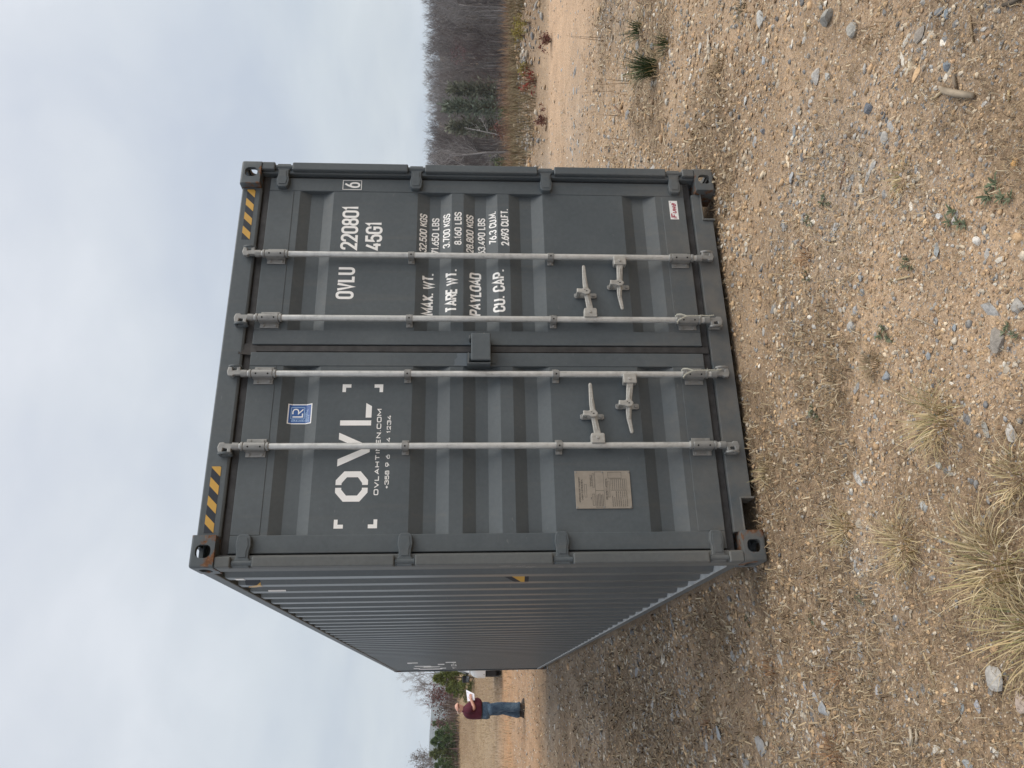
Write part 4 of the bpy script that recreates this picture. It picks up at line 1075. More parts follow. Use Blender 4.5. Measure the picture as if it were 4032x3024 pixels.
def rosette(cx, cy, rad, n, up=.5):
    """broad small leaves round a centre"""
    arr = []
    a = rng.random(n) * 6.283; L = rad * (.45 + .6 * rng.random(n)); e = up * (.2 + rng.random(n)); w_ = L * .11
    z0 = hz(cx, cy); P_ = []
    ca, sa = np.cos(a), np.sin(a)
    for t, wk in ((0, .25), (.35, 1), (.75, .8), (1, .05)):
        r_ = L * t; z_ = z0 + .004 + L * e * t * (1.15 - .7 * t)
        c = np.stack([cx + ca * r_, cy + sa * r_, z_], -1); sd = np.stack([-sa, ca, 0 * a], -1) * (w_ * wk)[:, None]
        P_ += [c + sd, c - sd]
    v = np.stack(P_, 1).reshape(-1, 3)
    f = np.array([(0, 1, 2), (1, 3, 2), (2, 3, 4), (3, 5, 4), (4, 5, 6), (5, 7, 6)])
    f = (f[None] + (np.arange(n) * 8)[:, None, None]).reshape(-1, 3)
    c = np.array(GREEN)[rng.integers(0, 4, n)] * (.8 + .6 * rng.random((n, 1)))
    return v, f, np.repeat(c, 8, 0)
WEEDS = [
    (3189, 874, .075, 'green broad-leaved weed in front of the right corner casting, nearer of two'), (3254, 796, .08, 'green weed with a long stem in front of the right corner casting'),
    (3770, 870, .10, 'green weed beside a white stone in the right foreground'), (3940, 765, .11, 'largest green weed, at the right bottom of the foreground'),
    (3490, 1322, .085, 'upright green weed in front of the door joint'), (3212, 1632, .085, 'green weed in front of the left handles'),
    (3182, 1093, .06, 'small dull green weed beside the small reddish dead weed'), (3577, 1045, .065, 'green weed in the straw of the middle foreground'),
    (3984, 1310, .06, 'green sprig behind the large rough grey rock'), (2947, 2449, .07, 'green weed on the shaded ground left of the container'),
    (3201, 2442, .05, 'tiny green sprig left of the container, below a larger weed'), (3391, 2361, .05, 'narrow green sprig beside the large dry tufts'),
    (2310, 2735, .12, 'patch of green weeds in the distance left of the container')]
for px, py, rad, lab in WEEDS:
    p = gp(px, py); arr = [rosette(p.x + rad * .35 * math.cos(q_), p.y + rad * .35 * math.sin(q_ * 1.7), rad * (.34 - .03 * q_), 16, 1.1) for q_ in range(4)]
    plant('green_weed', lab, 'weed', 'green weeds on the dirt', join(arr), (p.x, p.y, hz(p.x, p.y)))
for px, py, hh, n, lab in ((2580, 266, .34, 190, 'spiky dark green grass clump beside the dirt track'), (2520, 120, .22, 70, 'smaller green grass clump beside the dirt track at the right edge'),
                           (2625, 180, .16, 60, 'low dark weed between the two green grass clumps')):
    p = gp(px, py); d_ = (p - CAM).length
    arr = [blades(n, p.x, p.y, .07, hh * .5, hh, .0035, .95, [(.045, .075, .03), (.06, .095, .035), (.09, .11, .05), (.035, .055, .025)]), blades(n // 3, p.x, p.y, .12, hh * .3, hh * .6, .003, 1.5, DRY)]
    plant('grass_clump', lab, 'grass clump', 'green clumps by the track', join(arr), (p.x, p.y, hz(p.x, p.y)))
# tall dead stems beside the track
STEMS = [(2480, 330, .42), (2440, 455, .30), (2470, 390, .34), (2420, 350, .5), (2455, 560, .32), (2380, 160, .45)]
v, f, c = join([join([blades(3, gp(px, py).x, gp(px, py).y, .05, hh * .6, hh, .0035, .5, [(.25, .16, .09), (.2, .13, .08)], curve=.5)]) for px, py, hh in STEMS])
tag(obj('dead_stems', np_mesh('dead_stems', v, f, c), MAT['plant']), 'thin bent dead stems rising along the edge of the dirt track', 'stems', kind='stuff')

# bigger stones that can be told apart
def rock(px, py, wx, wy, col, lab, flat=.5, seed=0, name='stone'):
    p, t = on_ground(px, py); sc_ = t / FPX; r_ = np.random.default_rng(seed + 100)
    d = px_ray(px, py); foresh = max(.25, -d.normalized().z)
    a_ = wy * sc_ / 2; b_ = min(wx * sc_ / 2 / (foresh + .35 * flat), a_ * 1.6); h_ = min(a_, b_) * flat
    b = bmesh.new(); bmesh.ops.create_icosphere(b, subdivisions=2, radius=1)
    cuts = [(Vector(r_.normal(size=3)).normalized(), .42 + .38 * r_.random()) for _ in range(11)]
    for v in b.verts:
        q = v.co.normalized()
        for n_, dd in cuts:
            k = q.dot(n_)
            if k > dd: q = q - n_ * (k - dd)
        q *= 1 + .05 * (r_.random() - .5)
        v.co = q
    right = Vector((.925, -.38, 0)); fwd = Vector((.38, .925, 0))
    for v in b.verts:
        q = v.co.copy(); v.co = right * q.x * a_ + fwd * q.y * b_ + Vector((0, 0, 1)) * q.z * h_
    me = bpy.data.meshes.new(name); b.to_mesh(me); b.free()
    ca = me.color_attributes.new('col', 'FLOAT_COLOR', 'POINT')
    cc = np.ones((len(me.vertices), 4), np.float32); cc[:, :3] = np.array(col) * (.85 + .3 * r_.random((len(me.vertices), 1))); ca.data.foreach_set('color', cc.ravel())
    o = obj(name, me, MAT['stone']); o.location = (p.x, p.y, hz(p.x, p.y) + h_ * .35); o.rotation_euler = (r_.normal() * .08, r_.normal() * .08, r_.normal() * .15)
    tag(o, lab, 'stone', 'larger stones on the dirt')
GK = .98; GY, PALE, WHT, DK, TAN = (.27, .27, .265), (.46, .45, .42), (.66, .64, .60), (.17, .18, .20), (.46, .38, .29)
ROCKS = [
    (3265, 69, 62, 100, (.30, .29, .265), 'large grey rock with a dark near side, right of the container', .75), (2995, 85, 34, 92, (.52, .51, .48), 'long whitish rock right of the container', .4),
    (3216, 300, 40, 80, (.52, .49, .45), 'pale angular slab, right foreground', .5), (3262, 300, 30, 44, PALE, 'small pale stone beside the angular slab', .5),
    (3360, 115, 50, 74, (.40, .38, .34), 'two-toned rock below the large grey rock', .7), (3024, 160, 17, 28, WHT, 'small white stone beyond the straw, right of the container', .6),
    (2757, 185, 20, 60, PALE, 'narrow pale slab on the gravel far right', .3), (3008, 236, 20, 48, (.5, .52, .54), 'broken pale blue shale flake right of the container', .3),
    (2937, 395, 15, 50, (.5, .5, .48), 'thin upright pale flake right of the corner casting', .4), (3146, 436, 32, 42, (.36, .34, .31), 'grey brown stone in the middle of the right foreground', .4),
    (3425, 425, 34, 58, (.17, .18, .20), 'dark slate wedge in the right foreground', .6), (3732, 264, 36, 58, (.24, .27, .30), 'blue grey stone with a white spot, beside the broken branch', .7),
    (3700, 48, 42, 36, (.22, .23, .24), 'dark grey stone in a cluster at the right bottom', .7), (3730, 56, 30, 46, (.27, .31, .34), 'bluish stone in a cluster at the right bottom', .7),
    (3666, 62, 20, 40, (.33, .33, .33), 'grey flake left of the dark stone cluster', .4), (3585, 258, 22, 56, (.60, .50, .36), 'pale cream flake, longer of a pair', .35), (3570, 280, 18, 42, (.62, .54, .42), 'pale cream flake, shorter of a pair', .35),
    (3622, 130, 40, 90, (.30, .265, .23), 'flat brown grey slab sunk in gravel, right foreground', .2), (3850, 952, 40, 44, (.70, .66, .60), 'white quartz stone in the middle foreground', .8),
    (3690, 985, 34, 74, (.36, .38, .38), 'grey stone crossed by straw in the middle foreground', .5), (3704, 850, 30, 32, (.72, .70, .66), 'round white stone beside the green weed', .8),
    (3358, 1285, 42, 66, (.37, .36, .34), 'pale grey slab cluster end, in front of the right rods', .45), (3372, 1225, 26, 44, (.40, .40, .40), 'grey slab in a row in front of the right rods', .4), (3398, 1150, 30, 40, (.36, .37, .37), 'small grey slab heading the row in front of the right rods', .5), (3390, 1095, 26, 34, (.34, .35, .36), 'grey chip behind the row of slabs', .5),
    (3935, 1350, 64, 160, (.30, .27, .235), 'large rough weathered rock at the bottom of the foreground', .4), (4015, 1205, 70, 90, (.36, .34, .31), 'large pale grey rock at the very bottom edge', .4),
    (3984, 1702, 66, 90, (.46, .43, .39), 'light square flat stone at the bottom of the foreground', .3), (3882, 1690, 30, 80, (.36, .34, .30), 'long flat stone beside the light square one', .25), (3700, 1830, 34, 38, PALE, 'pale stone above the dry clump at the bottom', .5),
    (3925, 2668, 90, 122, (.40, .38, .35), 'biggest pale ridged rock, left bottom foreground', .4), (3815, 3008, 110, 44, (.36, .37, .37), 'grey rock at the left bottom corner', .6), (4020, 2760, 60, 100, (.46, .37, .31), 'pinkish flat rock at the bottom edge, far left', .25),
    (3460, 2722, 28, 76, (.38, .38, .39), 'long grey flake on the left ground', .3), (3786, 2790, 24, 80, (.34, .36, .36), 'narrow grey slab, left foreground, thinner of a pair', .3), (3850, 2776, 34, 72, (.38, .38, .40), 'narrow grey slab, left foreground, wider of a pair', .3),
    (3244, 2790, 42, 88, (.36, .37, .38), 'pale grey slab on the left ground', .3), (3000, 2942, 62, 80, (.33, .32, .31), 'low grey rock group far left', .35), (2834, 2890, 26, 78, (.33, .35, .36), 'standing grey flake far left', .4), (3174, 2702, 26, 46, (.40, .40, .41), 'small pale flake left of the container', .4),
    (3270, 2560, 36, 40, (.33, .32, .34), 'mauve grey flake left of the container corner', .35), (3640, 2000, 40, 54, (.42, .42, .40), 'grey stone under the medium dry tuft', .35), (3998, 641, 36, 42, (.62, .36, .14), 'orange stone, right bottom foreground', .6), (3380, 2062, 34, 60, (.40, .35, .28), 'tan stone half under dry grass', .3),
    (3120, 700, 30, 54, (.38, .39, .40), 'grey slab right of the corner casting', .35), (3130, 520, 16, 60, (.30, .32, .33), 'thin grey blade of shale right of the casting', .3), (2975, 560, 22, 66, (.37, .36, .35), 'long pale slab near the right casting', .3), (3008, 520, 22, 30, (.22, .22, .23), 'small dark stone beside the long pale slab', .7), (3480, 545, 40, 70, (.40, .38, .35), 'pale flake tangled in straw, right foreground', .3),
    (3760, 1290, 24, 40, (.33, .36, .38), 'blue chip in the middle foreground', .5), (3660, 1400, 28, 48, (.36, .38, .39), 'grey chip before the door joint', .5), (3495, 1480, 40, 70, (.30, .32, .34), 'dark blue shale in front of the door joint', .4),
]
for k, (px, py, wx, wy, col, lab, fl) in enumerate(ROCKS): rock(px, py, wx, wy, [q * GK for q in col], lab, fl, k)
# pale blocks that line the track
for k, (px, py, wx, wy) in enumerate(((2360, 432, 12, 20), (2512, 185, 16, 60), (2640, 210, 10, 60), (2602, 262, 10, 40), (2570, 330, 20, 28), (2680, 150, 10, 54), (2420, 475, 14, 34), (2400, 540, 12, 30))):
    rock(px, py, wx, wy, (.55, .52, .48), ('pale stone on the edge of the dirt track, farthest along it', 'long pale stone under the smaller green clump', 'thin pale stone beyond the low dark weed', 'thin pale stone below the spiky clump', 'bluish pale stone beside the spiky clump', 'pale sliver at the right edge beyond the clumps', 'pale stone in the weeds nearest the track', 'flat pale stone on the track edge nearest the container')[k], .5, 500 + k)

# broken branch and sticks
def stick(name, pts, rad, lab, col=(.30, .25, .19), cat='stick'):
    g0 = [gp(a, b) for a, b in pts]; mb = MB()
    base = g0[0]
    mb.tube([(q.x - base.x, q.y - base.y, hz(q.x, q.y) - hz(base.x, base.y) + rad[min(i, len(rad) - 1)] * (1.3)) for i, q in enumerate(g0)], rad, 7)
    me = mb.mesh(name); a = me.color_attributes.new('col', 'FLOAT_COLOR', 'POINT')
    cc = np.ones((len(me.vertices), 4), np.float32); cc[:, :3] = np.array(col) * (.75 + .5 * rng.random((len(me.vertices), 1))); a.data.foreach_set('color', cc.ravel())
    o = obj(name, me, MAT['bark'], smooth='all'); o.location = (base.x, base.y, hz(base.x, base.y)); tag(o, lab, cat, 'sticks on the dirt'); return o
stick('stick', [(3704, 342), (3735, 358), (3790, 370), (3846, 376)], [.004, .011, .012, .008], 'thick broken branch lying in the right foreground', (.34, .28, .21))
stick('stick', [(3678, 392), (3700, 375), (3716, 358)], [.003, .005, .004], 'pale split twig touching the thick broken branch', (.5, .4, .26))
stick('stick', [(3762, 290), (3768, 320), (3772, 350)], [.004, .006, .004], 'dark twig standing against the thick broken branch', (.2, .16, .12))
stick('stick', [(3822, 60), (3830, 110), (3838, 165)], [.003, .004, .003], 'long thin twig at the right bottom', (.33, .24, .15))
stick('stick', [(3960, 20), (4000, 8), (4032, -10)], [.006, .007, .006], 'dark twig in the right bottom corner', (.12, .10, .08))
stick('stick', [(3980, 355), (3976, 400)], [.004, .003], 'short pale straw stalk at the right bottom', (.55, .42, .24))
stick('stick', [(3330, 640), (3322, 690), (3310, 745)], [.002, .0025, .002], 'thin red brown twig in front of the right casting', (.2, .10, .07))
stick('stick', [(3500, 1110), (3560, 1095), (3600, 1085)], [.002, .0035, .003], 'long pale straw stalk in the middle foreground', (.5, .4, .25))
stick('stick', [(3640, 2570), (3670, 2640), (3682, 2700)], [.003, .004, .003], 'long pale stalk on the left ground', (.48, .38, .24))
stick('stick', [(3590, 2860), (3598, 2900), (3592, 2935)], [.005, .006, .005], 'bleached curved stem in a bundle, left foreground', (.42, .36, .28))
stick('stick', [(3612, 2870), (3618, 2905), (3610, 2925)], [.004, .005, .004], 'bleached short stem in a bundle, left foreground', (.46, .39, .3))
stick('stick', [(3575, 1245), (3640, 1265), (3690, 1290)], [.002, .003, .002], 'thin grey twig across the straw in the middle foreground', (.33, .27, .2))
stick('stick', [(2425, 420), (2455, 448)], [.010, .010], 'dark leaning stem beside the dirt track', (.2, .13, .09))

# ------------------------------------------------------------------ rubble bank beyond the track, its weeds and grasses
def strip(n, s0, s1, x0=4, x1=42):
    X = rng.uniform(x0, x1, n * 4); Y = rng.uniform(0, 26, n * 4); s = .356 * X + .935 * Y
    ok = (s > s0) & (s < s1) & (X - .12 * Y > 5.0); return X[ok][:n], Y[ok][:n]
x, y = strip(40000, 10.6, 18.6, 5, 26); k = (vnoise(x * .9, y * .9, 91) + .12 * (.356 * x + .935 * y - 12) > .52); x, y = x[k], y[k]
a1 = blades(len(x), x, y, 0, .08, .36, .007, .9, [(.20, .145, .085), (.27, .20, .12), (.15, .11, .07), (.33, .26, .16), (.17, .15, .08)], seg=3)
tag(obj('bank_weeds', np_mesh('bank_weeds', *a1), MAT['plant']), 'brown dead weeds among the rubble of the bank beyond the track', 'weeds', kind='stuff')
x, y = strip(22000, 17.2, 20.0, 5, 28)
a1 = blades(len(x), x, y, 0, .25, .62, .010, .45, [(.30, .185, .115), (.36, .225, .135), (.24, .15, .10), (.38, .27, .17)], seg=3)
tag(obj('orange_grass', np_mesh('orange_grass', *a1), MAT['plant']), 'band of orange brown tall grass on the crest of the bank', 'grass', kind='stuff')
# ------------------------------------------------------------------ trees
def grow(segs, p, d, L, r, lev, rn, maxlev, up=.12, split=(2, 4), tips=None, jit=.5):
    n = 4 if lev == 0 else 3; q = p.copy()
    for k in range(n):
        e = q + d * (L / n); r1 = r * (1 - .22 * (k + 1) / n * (1.6 if lev else 1.9))
        segs.append((q.copy(), e.copy(), r * (1 - .22 * k / n * 1.6), max(r1, .004), lev)); q = e
        d = (d + Vector((rn.gauss(0, .10), rn.gauss(0, .10), rn.gauss(0, .06) + up * (.3 if lev else .0)))).normalized()
        if lev < maxlev and (lev > 0 or k >= 1):
            for _ in range(rn.randint(*split) if lev < 2 else rn.randint(2, 3)):
                az = rn.uniform(0, 6.283); t = d.orthogonal().normalized(); t.rotate(Matrix.Rotation(az, 3, d))
                nd = (d * rn.uniform(.45, .95) + t * rn.uniform(.55, 1.0) * (jit + .5) + Vector((0, 0, up))).normalized()
                grow(segs, q - d * rn.uniform(0, L / n), nd, L * rn.uniform(.38, .62), max(r1 * rn.uniform(.35, .6), .006), lev + 1, rn, maxlev, up, split, tips, jit)
    if tips is not None: tips.append(q)
def tree_arrays(segs, col, rn, minr=.012, thick=1.0):
    V, F, C = [], [], []; o = 0
    for a, b, r0, r1, lev in segs:
        d = (b - a).normalized(); u = d.orthogonal().normalized(); w_ = d.cross(u); n = 6 if lev == 0 else (4 if lev == 1 else 3)
        r0 = max(r0 * thick, minr); r1 = max(r1 * thick, minr * .8); ph = rn.random() * 6
        for P_, r_ in ((a, r0), (b, r1)):
            for k in range(n):
                q = ph + 6.283 * k / n; V.append(P_ + (u * math.cos(q) + w_ * math.sin(q)) * r_)
        for k in range(n):
            k2 = (k + 1) % n; F += [(o + k, o + k2, o + n + k2), (o + k, o + n + k2, o + n + k)]
        g = rn.uniform(.8, 1.25); C += [[c * g for c in col]] * (2 * n); o += 2 * n
    return np.array([tuple(v) for v in V]), np.array(F), np.array(C)
def leaves(tips, n, sp, size, pal, rn):
    m_ = len(tips); idx = rng.integers(0, m_, n); T = np.array([tuple(t) for t in tips])[idx] + rng.normal(size=(n, 3)) * sp
    a = rng.normal(size=(n, 3)) * size; b = rng.normal(size=(n, 3)) * size
    v = np.stack([T, T + a, T + b], 1).reshape(-1, 3); f = np.arange(3 * n).reshape(-1, 3)
    c = np.array(pal)[rng.integers(0, len(pal), n)] * (.7 + .6 * rng.random((n, 1))); return v, f, np.repeat(c, 3, 0)
for px, py, pal, hh, lab in ((2118, 95, [(.33, .27, .07), (.27, .23, .07)], .38, 'yellow leafed sapling on the rubble bank, right one'), (2105, 140, [(.32, .26, .07), (.25, .22, .07)], .32, 'yellow leafed sapling on the rubble bank, left one'), (2112, 268, [(.34, .28, .07)], .24, 'small yellow sapling nearer the container'),
                             (2110, 318, [(.22, .04, .03), (.28, .06, .04)], .40, 'dark red weed clump on the rubble bank'), (2170, 160, [(.15, .06, .05), (.2, .09, .07)], .26, 'maroon weeds at the foot of the bank'), (2155, 470, [(.15, .06, .05), (.2, .1, .07)], .24, 'maroon weeds at the foot of the bank nearest the container')):
    p = gp(px, py); n = 60; a = rng.random(n) * 6.28; rr = .22 * np.sqrt(rng.random(n))
    v, f, c = leaves([Vector((p.x + hh * .5 * rng.normal() * .5, p.y + hh * .5 * rng.normal() * .5, hz(p.x, p.y) + hh * (.15 + .6 * rng.random()))) for _ in range(16)], 260, hh * .10, .022, pal, None)
    v2, f2, c2 = blades(20, p.x, p.y, hh * .2, hh * .5, hh, .004, .5, [(.2, .14, .1)]); v, f, c = join([(v, f, c), (v2, f2, c2)])
    plant('bank_shrub', lab, 'shrub', 'small shrubs on the bank', (v, f, c), (p.x, p.y, hz(p.x, p.y)))

def bare_tree(seed, h, trunk=.42, maxlev=3, up=.22, col=(.16, .142, .135), minr=.014, r=None):
    rn = random.Random(seed); segs = []; tips = []
    d = Vector((rn.gauss(0, .04), rn.gauss(0, .04), 1)).normalized(); r = r or h * .0115
    b = Vector((0, 0, -.2)); e = b + d * h * trunk
    segs.append((b, e, r * 1.25, r * .85, 0))
    grow(segs, e, d, h * (1 - trunk) * 1.0, r * .85, 0, rn, maxlev, up, (2, 3), tips, .35)
    for _ in range(5):
        q = b.lerp(e, rn.uniform(.45, 1)); az = rn.uniform(0, 6.28)
        grow(segs, q, Vector((math.cos(az), math.sin(az), .75)).normalized(), h * rn.uniform(.16, .26), r * .3, 1, rn, maxlev, up, (1, 2), tips, .35)
    return segs, tips, rn
def tree_obj(name, arrs, mats, loc, rz=0, sc_=1.0, label=None, group=None, cat='tree', meshes=None):
    """trunk-and-branches part plus an optional crown part under one Empty"""
    root = empty(name, loc, rz); root.scale = (sc_,) * 3; tag(root, label, cat, group)
    for (pn, me) in meshes:
        o = bpy.data.objects.new(pn, me); COL.objects.link(o); o.parent = root
    return root
def mk(name, arr, mat):
    me = np_mesh(name, *arr); me.materials.append(MAT[mat]); return me
BARE = []; HV = []
for k, (h, tr, ml, col, mr) in enumerate(((12.5, .40, 3, (.20, .178, .172), .017), (13.5, .45, 3, (.31, .29, .285), .017), (11.5, .36, 3, (.13, .112, .108), .017), (12.8, .5, 3, (.25, .235, .23), .016), (12.0, .42, 3, (.185, .162, .157), .018))):
    segs, tips, rn = bare_tree(40 + k, h, tr, ml, .24, col, mr)
    tr_ = [s for s in segs if s[4] == 0]; br_ = [s for s in segs if s[4] > 0]
    zt = max(s[1].z for s in segs); HV.append(zt)
    BARE.append([('trunk', mk('trunk', tree_arrays(tr_, col, rn, .03), 'bark')), ('branches', mk('branches', tree_arrays(br_, col, rn, mr), 'bark'))])
def pine_meshes(seed, h, wd, pal, nb=26, trunk0=.12, dens=42):
    rn = random.Random(seed); tips = []; segs = [(Vector((0, 0, -.1)), Vector((0, 0, h * .5)), h * .02, h * .014, 0), (Vector((0, 0, h * .5)), Vector((0, 0, h)), h * .014, .01, 0)]
    V = []
    for k in range(nb):
        t = trunk0 + (1 - trunk0) * (k / nb) ** .9; z = h * t; L = wd * (1 - t) ** .8 * rn.uniform(.7, 1.15) + .05 * h * (1 - t)
        for j in range(4):
            az = rn.uniform(0, 6.283); d = Vector((math.cos(az), math.sin(az), rn.uniform(.05, .5))).normalized(); p = Vector((0, 0, z)); e = p + d * L
            segs.append((p, e, h * .004, h * .002, 2))
            for q in range(5): tips.append(p.lerp(e, .3 + .75 * q / 5))
    n = dens * len(tips) // 4; idx = rng.integers(0, len(tips), n); T = np.array([tuple(t) for t in tips])[idx] + rng.normal(size=(n, 3)) * h * .018
    out_ = T.copy(); out_[:, 2] = 0; out_ /= np.maximum(np.linalg.norm(out_, axis=1, keepdims=True), 1e-3)
    a = (rng.normal(size=(n, 3)) * .55 + out_ * .6 + np.array((0, 0, .55))) * h * .035; b = a + rng.normal(size=(n, 3)) * h * .012
    v = np.stack([T, T + a, T + b], 1).reshape(-1, 3); f = np.arange(3 * n).reshape(-1, 3)
    c = np.array(pal)[rng.integers(0, len(pal), n)] * (.7 + .6 * rng.random((n, 1)))
    return [('trunk', mk('trunk', tree_arrays(segs, (.12, .085, .06), rn, .006), 'bark')), ('crown', mk('crown', (v, f, np.repeat(c, 3, 0)), 'plant'))]
PG = [(.10, .155, .07), (.12, .175, .075), (.14, .195, .085), (.08, .125, .055)]
PGF = [(.19, .22, .165), (.22, .245, .18), (.16, .19, .145)]
YG = [(.17, .20, .06), (.14, .175, .05), (.21, .23, .08), (.11, .14, .045)]
def at_az(az, dist):
    a = R(az); return CAM.x + dist * math.sin(a), CAM.y + dist * math.cos(a)
# the wood on the far side of the hollow
rw = random.Random(5); spots = []
tries = 0
while len(spots) < 290 and tries < 12000:
    tries += 1
    az = rw.uniform(8, 58); dist = rw.uniform(88, 150)
    if not (35.5 < az < 51) and rw.random() < .86: continue
    p = at_az(az, dist)
    if all((p[0] - q[0]) ** 2 + (p[1] - q[1]) ** 2 > 2.6 ** 2 for q in spots): spots.append(p)
for k, (x, y) in enumerate(spots):
    dist = math.hypot(x - CAM.x, y - CAM.y); z = hz(x, y)
    top = CAM.z + dist * min(.0545, max(.042, rw.gauss(.0495, .0026))); h = max(5.0, top - z); vi = rw.randrange(len(BARE))
    tree_obj('bare_tree', None, None, (x, y, z), rw.uniform(0, 6.28), min(1.25, h / HV[vi]), 'leafless grey tree in the dense wood beyond the bank, right of the container', 'leafless trees of the far wood', meshes=BARE[vi])
# undergrowth: saplings and brush nobody could count
n = 13000; az = rng.uniform(6, 60, n); dist = rng.uniform(84, 165, n); x = CAM.x + dist * np.sin(np.radians(az)); y = CAM.y + dist * np.cos(np.radians(az))
a1 = blades(n, x, y, 0, 1.5, 6.5, .035, .28, [(.14, .125, .12), (.19, .175, .17), (.11, .095, .09), (.16, .13, .12), (.22, .21, .2)], seg=2, curve=.6)
tag(obj('undergrowth', np_mesh('undergrowth', *a1), MAT['bark']), 'thin saplings and brush between the trees of the far wood', 'undergrowth', kind='stuff')
# those one can tell apart
def at_elev(px, py, dist):
    d = px_ray(px, py); k = dist / math.hypot(d.x, d.y); return CAM + d * k
segs, tips, rn = bare_tree(77, 9.5, .35, 3, .15, (.16, .13, .12), .02)
_p = CAM + px_ray(1800, 215) * (88 / math.hypot(*px_ray(1800, 215)[:2])); _sc = (CAM.z + 88 * .026 - hz(_p.x, _p.y)) / max(s[1].z for s in segs); RZ = (2.25 - hz(_p.x, _p.y)) / _sc
red = [('trunk', mk('trunk', tree_arrays([s for s in segs if s[4] == 0], (.15, .12, .11), rn, .03), 'bark')), ('branches', mk('branches', tree_arrays([s for s in segs if s[4] > 0], (.14, .11, .105), rn, .018), 'bark')), ('crown', mk('crown', leaves([Vector((rn.gauss(0, .95), rn.gauss(0, .95), RZ + rn.gauss(0, .55))) for q_ in range(60)], 420, .24, .09, [(.21, .12, .125), (.18, .10, .105), (.23, .14, .135), (.17, .115, .115)], rn), 'plant'))]
for px, py, dist, sc_, lab in ((1800, 212, 88, .80, 'dull red leafed tree in the middle of the far wood'),):
    p = at_elev(px, py, dist); z = hz(p.x, p.y); tree_obj('red_tree', None, None, (p.x, p.y, z), 1.0, (CAM.z + dist * .026 - z) / max(s[1].z for s in segs), lab, meshes=red)
for k, (px, py, dist, top, wd, pal, lab) in enumerate(((1790, 350, 86, .020, .9, [(.21, .215, .16), (.18, .19, .14), (.23, .235, .175)], 'olive green pine in the far wood, rightmost of three'), (1790, 418, 85, .026, .9, PGF, 'dark green pine in the far wood, middle of three'), (1800, 500, 86, .020, 1.2, [(.21, .215, .16), (.18, .19, .14), (.23, .235, .175)], 'olive green pine in the far wood, nearest the container'))):
    p = at_elev(px, py, dist); z = hz(p.x, p.y); h = CAM.z + dist * top - z
    tree_obj('pine_tree', None, None, (p.x, p.y, z), k, 1, lab, 'pines of the far wood', meshes=pine_meshes(60 + k, h, wd, pal, 26, .50, 11))
# pale trunk leaning across
p = at_elev(1990, 570, 80); z = hz(p.x, p.y); top = at_elev(1828, 502, 80)
dv = Vector((top.x - p.x, top.y - p.y, top.z - z)); mid = dv * .45 + Vector((0, 0, -.8)) - Vector((dv.x, dv.y, 0)) * .12
segs = [(Vector((0, 0, -.2)), mid * .5 + Vector((0, 0, -.1)), .085, .075, 0), (mid * .5 + Vector((0, 0, -.1)), mid, .075, .065, 0), (mid, dv, .065, .03, 0)]
rn = random.Random(3)
for q in range(3): grow(segs, mid.lerp(dv, rn.random()), Vector((rn.gauss(0, 1), rn.gauss(0, 1), .6)).normalized(), 1.6, .035, 2, rn, 3)
tree_obj('leaning_tree', None, None, (p.x, p.y, z), 0, 1, 'slanting pale trunk leaning across the far wood near the container', meshes=[('trunk', mk('trunk', tree_arrays(segs, (.36, .345, .335), rn, .016), 'bark'))])
for k, (px, py, dist, hh, pal, lab) in enumerate(((1978, 495, 60, 1.9, [(.16, .07, .055), (.2, .1, .07), (.13, .06, .05)], 'russet bush at the edge of the far wood'), (1995, 370, 62, 2.0, [(.14, .085, .075), (.17, .11, .09)], 'dull maroon bush at the foot of the far wood'), (1982, 450, 64, 1.5, [(.07, .12, .035), (.09, .14, .05)], 'bright green bush at the foot of the far wood'), (1890, 318, 84, 4.6, [(.2, .09, .09), (.16, .08, .08)], 'small red leafed sapling in the far wood'), (1960, 640, 66, 1.8, [(.07, .10, .04), (.1, .12, .05)], 'green bush beside the container edge in the far wood'))):
    p = at_elev(px, py, dist); z = hz(p.x, p.y); segs, tips, rn = bare_tree(200 + k, hh, .2, 2, .1, (.13, .1, .09), .012)
    tree_obj('bush', None, None, (p.x, p.y, max(z, p.z - hh)), 0, 1, lab, 'bushes of the far wood', cat='bush', meshes=[('stems', mk('stems', tree_arrays(segs, (.13, .10, .09), rn, .012), 'bark')), ('crown', mk('crown', leaves(tips, 900 if hh < 4 else 110, hh * .12 if hh < 4 else .22, hh * .04 if hh < 4 else .07, pal, rn), 'plant'))])

# ------------------------------------------------------------------ left background: field, brush, young pines
n = 30000; x = rng.uniform(-18, 8, n); y = 20 + 42 * rng.random(n) ** .8
k = (np.abs(x) > 1.3) | (y > 12.4); x, y = x[k], y[k]
a1 = blades(len(x), x, y, 0, .04, .20, .008, .9, [(.36, .28, .18), (.42, .34, .22), (.29, .21, .13), (.34, .24, .145)], seg=2)
tag(obj('field_grass', np_mesh('field_grass', *a1), MAT['plant']), 'pale dead grass of the field behind the man', 'grass', kind='stuff')
n = 9000; x = rng.uniform(-22, 12, n); y = rng.uniform(56, 68, n); hmax = .35 + 1.25 * vnoise(x * .35, y * .3, 101)
pal = np.array([(.155, .118, .10), (.19, .15, .13), (.125, .098, .085), (.17, .11, .105), (.21, .17, .14)])
parts = []
for lo in (0, 1, 2):
    s_ = slice(lo * 3000, lo * 3000 + 3000); parts.append(blades(3000, x[s_], y[s_], 0, .3 + .22 * lo, .6 + .35 * lo, .026, .6, pal, seg=3))
v, f, c = join(parts)
tag(obj('brushwood', np_mesh('brushwood', v, f, c), MAT['bark']), 'grey brown brush along the top of the field', 'brush', kind='stuff')
